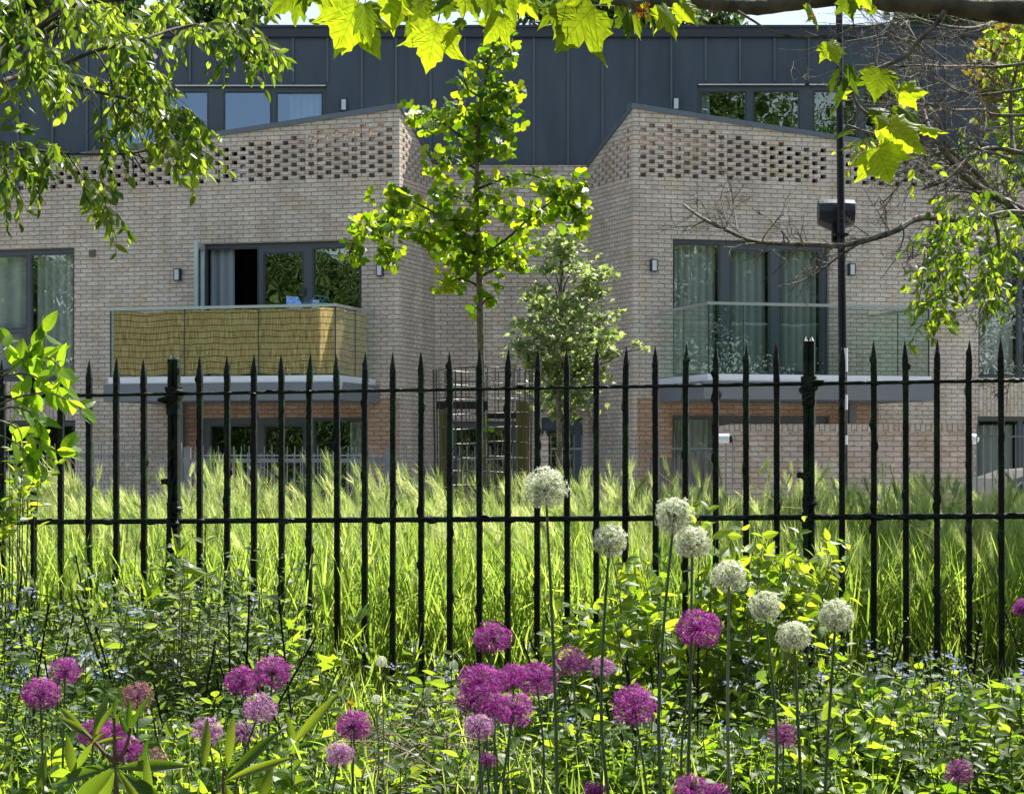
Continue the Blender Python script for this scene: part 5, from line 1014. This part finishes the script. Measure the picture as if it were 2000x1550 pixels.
        for i in range(n):
            a=rng.uniform(0,6.28);r_=math.sqrt(rng.random()); p=at(x+rx*r_*math.cos(a),y+ry*r_*math.sin(a)-14,Yq+rng.normal()*(.12 if Yq>6 else .02)); near=Yq<6
            spray(lv,w2,p,[rng.normal()*.6,rng.normal()*.4,-.3+rng.normal()*.5],.10 if not near else .045,rng.integers(3,6),.050 if not near else .024,LF,.4,.35,ti,.001)
    lv.build('foliage',M_SHRUB,t); wd.build('branches',TWIG,t)
    cr=MB()   # the crown above the frame that shades the grass at right
    c=[(3.8,13.5,5.9),(5.2,13.9,6.0),(4.6,14.9,6.5),(6.2,14.1,6.2),(5.0,12.9,6.4),(3.7,14.7,6.3)]
    for q in c:
        n=1500; V=np.array(q)+rng.normal(size=(n,3))*[.62,.62,.38]; cr.place(LF,V,rdir(n,-.2),rdir(n,.6),rng.uniform(.12,.2,n),0,rng.random(n))
    cr.tube(smooth_path([tr+[0,0,4.5],[4.6,13.5,5.4],[4.9,14,6]],4),np.linspace(.07,.02,9),7,0,.3)
    cr.build('crown',M_TREE,t)
right_tree()
def crown_tree(name,loc,H,rad,label,mt,n,leaf,T_=LF_S,group=None,trunk_h=None,seed=0,lump=14,conic=0.,sq=.8):
    r=np.random.default_rng(seed); t=thing(name,loc,label,'tree',group); loc=np.array(loc,float); th=H*.5 if trunk_h is None else trunk_h
    b=MB(); b.tube(smooth_path([loc,loc+[.1,0,th*.5],loc+[0,.1,th],loc+[.1,0,H*.8]],5),np.linspace(H*.022,H*.006,16),8)
    for i in range(9):
        a=r.uniform(0,6.28); z=r.uniform(.55,1)*th; q=loc+[rad*.7*math.cos(a),rad*.7*math.sin(a),z+H*.2]; b.tube(smooth_path([loc+[0,0,z],(loc+[0,0,z]+q)/2+[0,0,.3],q],4),np.linspace(H*.009,H*.003,9),6,cap=False)
    b.build('trunk',BARK,t)
    lv=MB(); cc=loc+[0,0,H-rad*sq*.95]
    for i in range(lump):
        d=nrmz(r.normal(size=3)); hz=r.uniform(.25,.85); c=cc+d*[rad*hz,rad*hz,rad*sq*hz]; 
        if conic: f_=i/lump; c=loc+[r.normal()*rad*.5*(1-f_),r.normal()*rad*.5*(1-f_),H*(.25+.72*f_)]
        rl=rad*r.uniform(.28,.5)*(1 if not conic else (1.15-f_)); m_=n//lump; v=nrmz(r.normal(size=(m_,3)))*(r.random((m_,1))**.45)*rl*[1,1,.75]+c
        lv.place(T_,v,nrmz(r.normal(size=(m_,3))+[0,0,-.3]),nrmz(r.normal(size=(m_,3))*.7+[0,0,.8]),leaf*r.uniform(.6,1.3,m_),0,r.random(m_))
    lv.build('foliage',mt,t); return t
crown_tree('yellowing_tree',(at(2085,0,19)[0],19,0),5.7,1.2,'tree with olive yellow foliage at the right edge behind the bare twigs',M_YEL,9000,.09,seed=4,lump=20,trunk_h=3.5)
crown_tree('bushy_tree',(at(2150,0,17)[0],17,0),5.0,1.0,'dark green leafy tree low at the right edge behind the hanging shoots',M_SHRUB,3200,.085,seed=14,lump=12,trunk_h=2.6)
crown_tree('roadside_tree',(at(300,0,62)[0],62,0),15.6,3.2,'dark tree rising behind the flat roof at the upper left',M_DARKT,9000,.28,seed=5,lump=18)
crown_tree('roadside_tree',(at(60,0,60)[0],60,0),17,4.0,'pale leafy tree behind the roof at the far left corner',M_TREE,9000,.3,seed=6,lump=18)
crown_tree('cedar_tree',(at(1215,0,58)[0],58,0),15.2,3.0,'dark feathery conifer top showing just over the middle of the roof',M_DARKT,12000,.3,LF_L,seed=7,lump=22)
crown_tree('roadside_tree',(at(1960,0,60)[0],60,0),16.5,3.6,'tree behind the roof at the far right corner',M_DARKT,8000,.28,seed=8,lump=18)
# park trees behind the viewpoint, seen only as reflections in the windows
M_REFL = leafmat('park_leaf',(.035,.075,.02),(.09,.14,.035),(.06,.14,.02),(.16,.26,.04),.35,.5,.4)
base_t=crown_tree('park_tree',(-7,-12,-0.),12.,5.2,'park tree behind the viewpoint reflected in the windows',M_REFL,52000,.15,seed=21,lump=34,trunk_h=4.2,sq=1.0,group='park trees reflected in the windows')
for i,(x,y,s_) in enumerate([(2,-18,1.02),(10,-13,1.62),(17,-17,1.75),(26,-12,1.35),(35,-15,1.4),(44,-9,1.3),(-15,-16,1.0),(-24,-12,1.12),(-33,-14,1.1),(-42,-10,1.15),(-52,-4,1.2),(54,-2,1.3),(-2,-24,1.0),(6,-26,1.2),(22,-24,1.5),(31,-22,1.5),(-20,-22,1.15),(-29,-22,1.25),(-38,-18,1.25),(-47,-13,1.3),(48,-14,1.4),(-11,-22,.98)]):
    o=base_t.copy(); col.objects.link(o); o.location=(x,y,0); o.scale=(s_,s_,s_); o.rotation_euler=(0,0,i*1.3)
    for ch in list(base_t.children): c=ch.copy(); col.objects.link(c); c.parent=o

b=MB(); n=150000; V=np.stack([rng.uniform(-60,60,n),-9.5+rng.normal(size=n)*.5,rng.random(n)**.8*(6.6)],-1); V[:,2]*=1+.25*np.sin(V[:,0]*.7)+.12*np.sin(V[:,0]*2.1)  # unseen hedge added to keep bright sky out of the window reflections
b.place(LF_S,V,rdir(n),rdir(n,.5),rng.uniform(.12,.24,n),0,rng.random(n)); b.box((0,-9.9,2.4),(118,.3,4.8),tint=.1); tag(b.build('added_hedge',M_REFL),'long hedge added behind the viewpoint to darken the window reflections','hedge')
# leafy sprig at the left edge in front of the fence
def sprig():
    Y=7.5; tr=at(-120,1200,Y); tr[2]=float(ground_z(Y)); t=thing('ash_sapling',tr,'sapling at the left edge with arching bright compound leaves over the fence','sapling'); w_=MB(); lv=MB()
    w_.tube(smooth_path([tr,at(-110,1000,Y),at(-80,850,Y),at(-60,740,Y)],4),np.linspace(.02,.008,13),8)
    for pts in ([(-80,850),(0,790),(60,770),(110,770),(160,800)],[(-80,850),(-10,820),(60,850),(110,880),(130,880)],[(-60,740),(0,690),(20,670)],[(-60,740),(20,720),(60,690),(85,650)],[(-60,740),(40,730),(80,740),(125,760)],[(-80,850),(0,850),(50,880),(60,900)],[(-70,800),(0,740),(50,700),(95,700),(122,720)],[(-80,850),(0,800),(50,800),(80,830),(85,840)]):
        P=smooth_path([at(x,y,Y+rng.normal()*.04) for x,y in pts],5); w_.tube(P,np.linspace(.005,.0015,len(P)),5)
        for i in range(7,len(P),2):
            for sg in (-1,1):
                tn=nrmz(P[min(i+1,len(P)-1)]-P[i-1]); d=nrmz(tn*.7+np.array([0,0,1.])*sg*.65+rng.normal(size=3)*.3); lv.place(LF,[P[i]],d,nrmz(np.array([0,-.8,.5])+rng.normal(size=3)*.5),rng.uniform(.06,.095),0,[rng.uniform(.4,1)])
        lv.place(LF,[P[-1]],nrmz(P[-1]-P[-3]),np.array([.1,-.8,.5]),.09,0,[.9])
    w_.build('stems',TWIG,t); lv.build('leaves',M_SPRIG,t)
sprig()
# bright shrub right of centre, in front of the fence
def shrub(name,lab,pts,Y,n,mt,ls,base,seed,T_=LF,tint=None):
    r=np.random.default_rng(seed); p0=at(base[0],base[1],Y); p0[2]=float(ground_z(Y)); t=thing(name,p0,lab,'shrub'); w_=MB(); lv=MB()
    for (x,y,rx,ry,cnt) in pts:
        for i in range(cnt):
            a=r.uniform(0,6.28);q=math.sqrt(r.random()); Yq=Y+r.normal()*.16; p=at(x+rx*q*math.cos(a),y+ry*q*math.sin(a),Yq); gz=float(ground_z(Yq)); b0=np.array([p[0]+(p0[0]-p[0])*.35,Yq,gz]); 
            L_=r.uniform(.12,.26); st=p-np.array([(p[0]-p0[0])*.12,0,L_*.8])
            if st[2]>gz and i%3==0: w_.tube(smooth_path([b0,(b0+st)/2+[0,0,.05],st],3),[.003,.003,.0028,.0026,.0024,.0022,.002],4,cap=False)
            d=nrmz(p-st+r.normal(size=3)*.06); m_=r.integers(4,7); tt=np.linspace(.1,1,m_); Q=st+d*(L_*tt)[:,None]; w_.tube([st,p],[.0018,.001],4,cap=False)
            for sg in (-1,1):
                sd=nrmz(np.cross(d,r.normal(size=3))); alt=np.where(np.arange(m_)%2,1,0)[:,None]; s2=np.cross(d,sd); side=(sd*alt+s2*(1-alt))*sg
                lv.place(T_,Q,nrmz(d*.5+side+[0,0,-.1]+r.normal(size=(m_,3))*.2),nrmz(np.array([.1,-.5,.8])+r.normal(size=(m_,3))*.55),ls*r.uniform(.6,1.15,m_)*(1.15-.45*tt),0,np.clip(r.uniform(.15,1)+r.normal(size=m_)*.2,0,1))
    w_.build('stems',TWIG,t); lv.build('leaves',mt,t)
shrub('mock_orange_shrub','bright leafy shrub with opposite pointed leaves right of the tallest white globe',[(1225,1130,70,60,20),(1120,1230,60,50,12),(1220,1250,120,70,30),(1440,1110,90,60,20),(1500,1050,90,40,9),(1570,1130,110,60,18),(1400,1200,120,70,26),(1560,1210,110,60,18),(1300,1300,170,60,34),(1180,1350,130,60,24),(1460,1300,150,60,26),(1200,1430,150,70,30),(1420,1410,150,70,28),(1640,1100,50,34,5),(1390,1020,30,24,3)],7.4,0,M_SHRUB,.072,(1350,1400),31,LF)
shrub('low_leafy_shrub','low dark leafy bush in the lower right corner of the bed',[(1700,1380,150,50,36),(1880,1400,140,50,40),(1600,1480,150,60,30),(1820,1500,160,50,34)],6.5,0,M_HERB,.07,(1780,1500),32)
shrub('weedy_shrub','loose shrub of small leaves and thin dark stems in front of the left fence pickets',[(300,1230,90,60,30),(420,1250,90,70,34),(360,1120,50,50,14),(440,1180,40,50,12),(220,1200,60,60,16),(350,1330,120,60,30),(480,1340,60,50,16),(640,1290,40,40,5)],7.5,0,M_HERB2,.06,(360,1400),33,LF_N)
shrub('edge_bush','bright green bush low at the left edge beside the pink barrier',[(30,960,40,40,12),(60,900,30,24,10),(10,1220,40,60,12),(40,1300,40,50,10)],8.6,0,M_SHRUB,.06,(20,1300),34)

# ------------------------------------------------------------------ lamp post with drum shaped housing
Yp=29.; pb=at(1648,1100,Yp); pb[2]=.13; t=thing('lamp_post',pb,'tall slim black lamp post with white bands near its foot','lamp post')
NAVY=mat('black_paint',(.004,.005,.008),.4,0,.25)
b=MB(); top=at(1637,-260,Yp); m1=at(1646,700,Yp); b.tube([pb,m1,at(1640,200,Yp),top],[.062,.054,.045,.040],14); b.tube([top,top+[-.1,-.2,.25],top+[-.3,-.9,.35]],.035,10); b.box(top+[-.32,-1.2,.36],(.22,.6,.1)); b.build('pole',NAVY,t)
for y0,y1 in ((680,726),(771,800),(850,868)):
    p=at(1647,y0,Yp);q=at(1647,y1,Yp); b=MB(); b.tube([q,p],.0585,14); b.build('white_band',WHITE,t)
c=at(1633,414,Yp+.27); kk=F/c[1]
t=thing('camera_housing',c,'black drum shaped housing strapped to the lamp post above the bare branch','camera housing')
b=MB(); prof=[]; nn=18; w_=70/kk; hh=26/kk
secs=[]
for s_ in np.linspace(-.5,.5,9):
    e=1-.06*(abs(s_)*2)**3; ring=[]
    for a in np.linspace(0,2*math.pi,nn,endpoint=False):
        x=s_*w_; y=math.cos(a)*hh*.85*e; z=math.sin(a)*hh*e*(.95 if math.sin(a)>0 else 1.05); 
        if math.sin(a)<-.2: z-= (0.5-abs(s_))*26/kk
        ring.append(c+[x,y,z])
    secs.append(ring)
V=np.array(secs).reshape(-1,3); i=np.arange(8)[:,None]*nn; j=np.arange(nn)[None,:]; b.add(V,np.stack([i+j,i+(j+1)%nn,i+nn+(j+1)%nn,i+nn+j],-1).reshape(-1,4)); b.add(secs[0],[list(range(nn))]); b.add(secs[-1],[list(range(nn))[::-1]])
b.build('drum',mat('drum_black',(.010,.012,.016),.35),t,smooth=False)
b=MB(); b.box(at(1631,458,Yp+.12)-[0,.0,0],(12/kk,.12,34/kk)); b.box(at(1642,459,Yp+.0),(26/kk,.2,5/kk)); b.build('bracket',NAVY,t)

# ------------------------------------------------------------------ railings, walls and street things
GAL=noisy('galv_grey',(.20,.22,.24),(.27,.29,.31),6,.45,.5)
def railing(lab,x0,x1,ytip,yrail,Y,posts=(),rh=.022,m=GAL,pitch=.1,bw=.012,yr2=None):
    a=at(x0,ytip,Y);c=at(x1,ytip,Y); t=thing('metal_railing',(a[0],Y,.13),lab,'railing'); zr=at(0,yrail,Y)[2]; xs=np.arange(a[0],c[0],pitch)
    for x in xs[:98]:
        b=MB(); b.box((x,Y,(a[2]+.15)/2),(bw,bw,a[2]-.15)); b.build('bar',m,t)
    if len(xs)>98:
        b=MB()
        for x in xs[98:]: b.box((x,Y,(a[2]+.15)/2),(bw,bw,a[2]-.15))
        tag(b.build('bar',m,t),kind='stuff')
    b=MB(); b.box(((a[0]+c[0])/2,Y,zr),(c[0]-a[0],.035,rh)); b.build('rail',m,t); b=MB(); b.box(((a[0]+c[0])/2,Y,.3),(c[0]-a[0],.035,rh)); b.build('rail',m,t)
    for x,yt,w_ in posts:
        p=at(x,yt,Y); b=MB(); b.box((p[0],Y,(p[2]+.13)/2),(w_,w_,p[2]-.13)); b.build('post',m,t)
railing('galvanised bar railing at the far left behind the wild barley',-60,345,866,890,29,((-60,860,.05),))
railing('grey garden railing with a broad top rail under the reed screened balcony',352,758,871,899,29.5,((351,864,.055),(757,870,.065),(366,873,.09)),rh=.055)
railing('plain bar railing behind the wire tree guard',764,1050,871,895,29.6)
railing('thin bar railing between the brick pier and the slatted fence',1076,1400,850,876,29.2,m=GAL,bw=.009)
railing('low inner bar railing close to the ground floor patio door',380,745,884,889,34.,m=GAL,bw=.010)
railing('galvanised bar railing at the right edge in front of the parked car',1908,2080,829,852,25.5,bw=.012,pitch=.088)
# low brick wall
def lowwall():
    Y=31.8; x0,x1=at(1404,0,Y)[0],at(1886,0,Y)[0]; z1=at(0,843,Y)[2]; zc=at(0,828,Y)[2]; t=thing('garden_wall',((x0+x1)/2,Y,.13),'low brick boundary wall with an upright brick coping under the right balcony','wall'); fr=Frame((x0,Y),(1,0),(0,-1))
    b=MB(); wall(b,fr,0,x1-x0,.13,z1,[],th=.22); b.build('wall',BRICK_W,t)
    b=MB(); L_=x1-x0; n=40
    for i in range(n):
        ua,ub=L_*i/n,L_*(i+1)/n; za,zb=[zc-(.035*max(0,1-u/.17) if u<.17 else 0) for u in (ua,ub)]; 
        for off in (.012,-.232):
            b.quad([fr.pt(ua,off,z1),fr.pt(ub,off,z1),fr.pt(ub,off,zb),fr.pt(ua,off,za)],[[z1,ua],[z1,ub],[zb,ub],[za,ua]])
        b.quad([fr.pt(ua,.012,za),fr.pt(ub,.012,zb),fr.pt(ub,-.232,zb),fr.pt(ua,-.232,za)],[[za,ua],[zb,ub],[zb+.2,ub],[za+.2,ua]])
    b.quad([fr.pt(0,.012,z1),fr.pt(L_,.012,z1),fr.pt(L_,0,z1),fr.pt(0,0,z1)]); b.build('coping',BRICK_W,t)
lowwall()
Y=29.8; p=at(1064,900,Y); t=thing('brick_pier',(p[0],Y,.13),'slim pinkish brick gate pier with a pyramid cap beside the entrance door','pier'); fr=Frame((p[0]-.048,Y),(1,0),(0,-1)); b=MB(); z1=at(0,853,Y)[2]; wall(b,fr,0,.096,.13,z1,[],th=.1); b.build('shaft',BRICK_W,t); b=MB(); b.add([[p[0]-.035,Y+.02,z1],[p[0]+.035,Y+.02,z1],[p[0]+.035,Y+.09,z1],[p[0]-.035,Y+.09,z1],[p[0],Y+.05,z1+.09]],[[0,1,4],[1,2,4],[2,3,4],[3,0,4]]); b.build('cap',BRICK_W,t)
# close boarded fence
Y=30.6; a=at(1268,893,Y);c=at(1403,893,Y); t=thing('slatted_fence',(a[0],Y,.13),'weathered grey upright board fence left of the low brick wall','fence'); n=20; WD=noisy('grey_board',(.07,.065,.06),(.16,.145,.13),7,.9,stretch=(5,5,.4))
for i in range(n):
    x=a[0]+(c[0]-a[0])*(i+.5)/n; b=MB(); z=a[2]+rng.normal()*.01+(.09 if i>8 else 0); b.box((x,Y+.01*(i%2),(z+.13)/2),((c[0]-a[0])/n-.008,.018,z-.13)); b.build('board',WD,t)
# white box with black end
Y=30.; p=at(1415,856,Y); t=thing('security_light',(p[0],Y,.13),'white rounded box with black end cap on a thin post beside the garden wall','lamp'); b=MB(); b.tube([p-[.10,0,0],p-[.085,0,0],p+[.05,0,0],p+[.06,0,0]],[.045,.062,.066,.06],14); b.build('housing',WHITE,t,smooth=False); b=MB(); b.tube([p+[.061,0,0],p+[.095,0,0]],.058,14); b.build('end_cap',NAVY,t); b=MB(); b.tube([[p[0]+.02,Y,.13],[p[0]+.02,Y,p[2]-.06]],.012,8); b.tube([[p[0]+.11,Y,.13],[p[0]+.11,Y,p[2]]],.010,8); b.build('post',GAL,t)
p=at(1903,857,31.0); t=thing('round_wall_light',p+[0,.1,0],'white round bulkhead light at the right end of the low brick wall','lamp'); b=MB(); b.tube([p+[0,.12,0],p+[0,.03,0],p+[0,0,0],p-[0,.03,0]],[.075,.075,.068,.03],18); b.build('globe',WHITE,t,smooth=True); b=MB(); b.tube([p+[0,.16,0],p+[0,.121,0]],.05,12); b.box(p+[0,.16,-.45],(.03,.03,1.1)); b.build('base',GAL,t)
# pink plastic barrier
Y=16.5; p=at(108,955,Y); t=thing('plastic_barrier',(p[0],Y,float(ground_z(Y))),'faded pink plastic barrier with a rounded top half buried in the grass at left','barrier')
PK=noisy('faded_pink',(.50,.24,.22),(.62,.38,.35),3,.5); PK2=mat('barrier_red',(.42,.04,.03),.5)
b=MB(); prof=[(-.11,-.75),(-.11,.04),(-.095,.10),(-.05,.135),(.02,.125),(.07,.09),(.10,.03),(.125,-.15),(.14,-.75)]; c=at(105,955,Y)
for y_ in (-.09,.09): b.add([[c[0]+x,Y+y_,c[2]+z] for x,z in prof],[list(range(9)) if y_<0 else list(range(9))[::-1]])
V=[[c[0]+x,Y+y_,c[2]+z] for x,z in prof for y_ in (-.09,.09)]; b.add(V,[[2*i,2*i+1,2*i+3,2*i+2] for i in range(8)]); b.build('body',PK,t); b=MB(); b.box(at(128,968,Y),(.05,.1,.09)); b.tube([at(124,950,Y)-[0,.1,0],at(131,985,Y)-[0,.1,0]],.018,8); b.build('clip',PK2,t)
# parked car
def car():
    Y=26.8; kk=F/Y; x0=at(1893,0,Y)[0]; t=thing('parked_car',(x0+2.1,Y,0.02),'silver hatchback parked in the road, its sloping roof just inside the right edge','car')
    SIL=mat('silver_paint',(.16,.155,.145),.3,.5); WG=mat('car_glass',(.006,.010,.022),.08); BL=mat('tyre',(.015,.015,.015),.8)
    top=[(0,.62),(.06,.95),(.20,1.20),(.38,1.37),(.66,1.47),(1.4,1.53),(2.2,1.51),(2.75,1.38),(3.25,1.05),(3.9,.92),(4.12,.70),(4.15,.35)]
    bot=[(4.1,.24),(.1,.24),(0,.4)]
    prof=top+bot; hw=lambda z: .84 if z<.95 else .84-.28*(z-.95)
    b=MB(); n=len(prof)
    L=[[x0+x,Y-hw(z),z] for x,z in prof]; R_=[[x0+x,Y+1.7-.84*1.0+hw(z)*1.0-.02,z] for x,z in prof]
    b.add(L,[list(range(n))]); b.add(R_,[list(range(n))[::-1]]); b.add([q for pr in zip(L,R_) for q in pr],[[2*i,2*((i+1)%n),2*((i+1)%n)+1,2*i+1] for i in range(n)]); b.build('body',SIL,t)
    b=MB(); wv=[(.20,.98),(.30,1.16),(.44,1.29),(.72,1.385),(1.55,1.44),(1.55,.95)]; b.add([[x0+x,Y-hw(z)-.006,z] for x,z in wv],[list(range(6))]); b.build('side_window',WG,t)
    b=MB(); wv=[(1.62,.98),(1.62,1.43),(2.2,1.43),(2.66,1.32),(3.05,1.02)]; b.add([[x0+x,Y-hw(z)-.006,z] for x,z in wv],[list(range(5))]); b.build('side_window',WG,t)
    b=MB(); b.tube([[x0+x,Y-hw(z)-.012,z+.02] for x,z in ((.20,.99),(.30,1.175),(.44,1.305),(.72,1.40),(1.55,1.455),(2.2,1.445),(2.66,1.335))],.010,6); b.build('window_trim',ALU,t)
    b=MB(); b.tube([[x0+.75,Y+.1,1.36],[x0+.69,Y+.1,1.45]],[.02,.008],8); b.build('aerial',BL,t)
    for xx in (.75,3.35):
        b=MB(); b.tube([[x0+xx,Y-.85,.32],[x0+xx,Y-.62,.32]],.32,24); w_=b.build('wheel',BL,t); b=MB(); b.tube([[x0+xx,Y-.862,.32],[x0+xx,Y-.84,.32]],.2,18); b.build('rim',ALU,w_)
    b=MB(); b.box((x0+.02,Y-.6,.86),(.06,.2,.16)); b.build('tail_light',mat('tail_red',(.4,.01,.01),.3),t)
car()
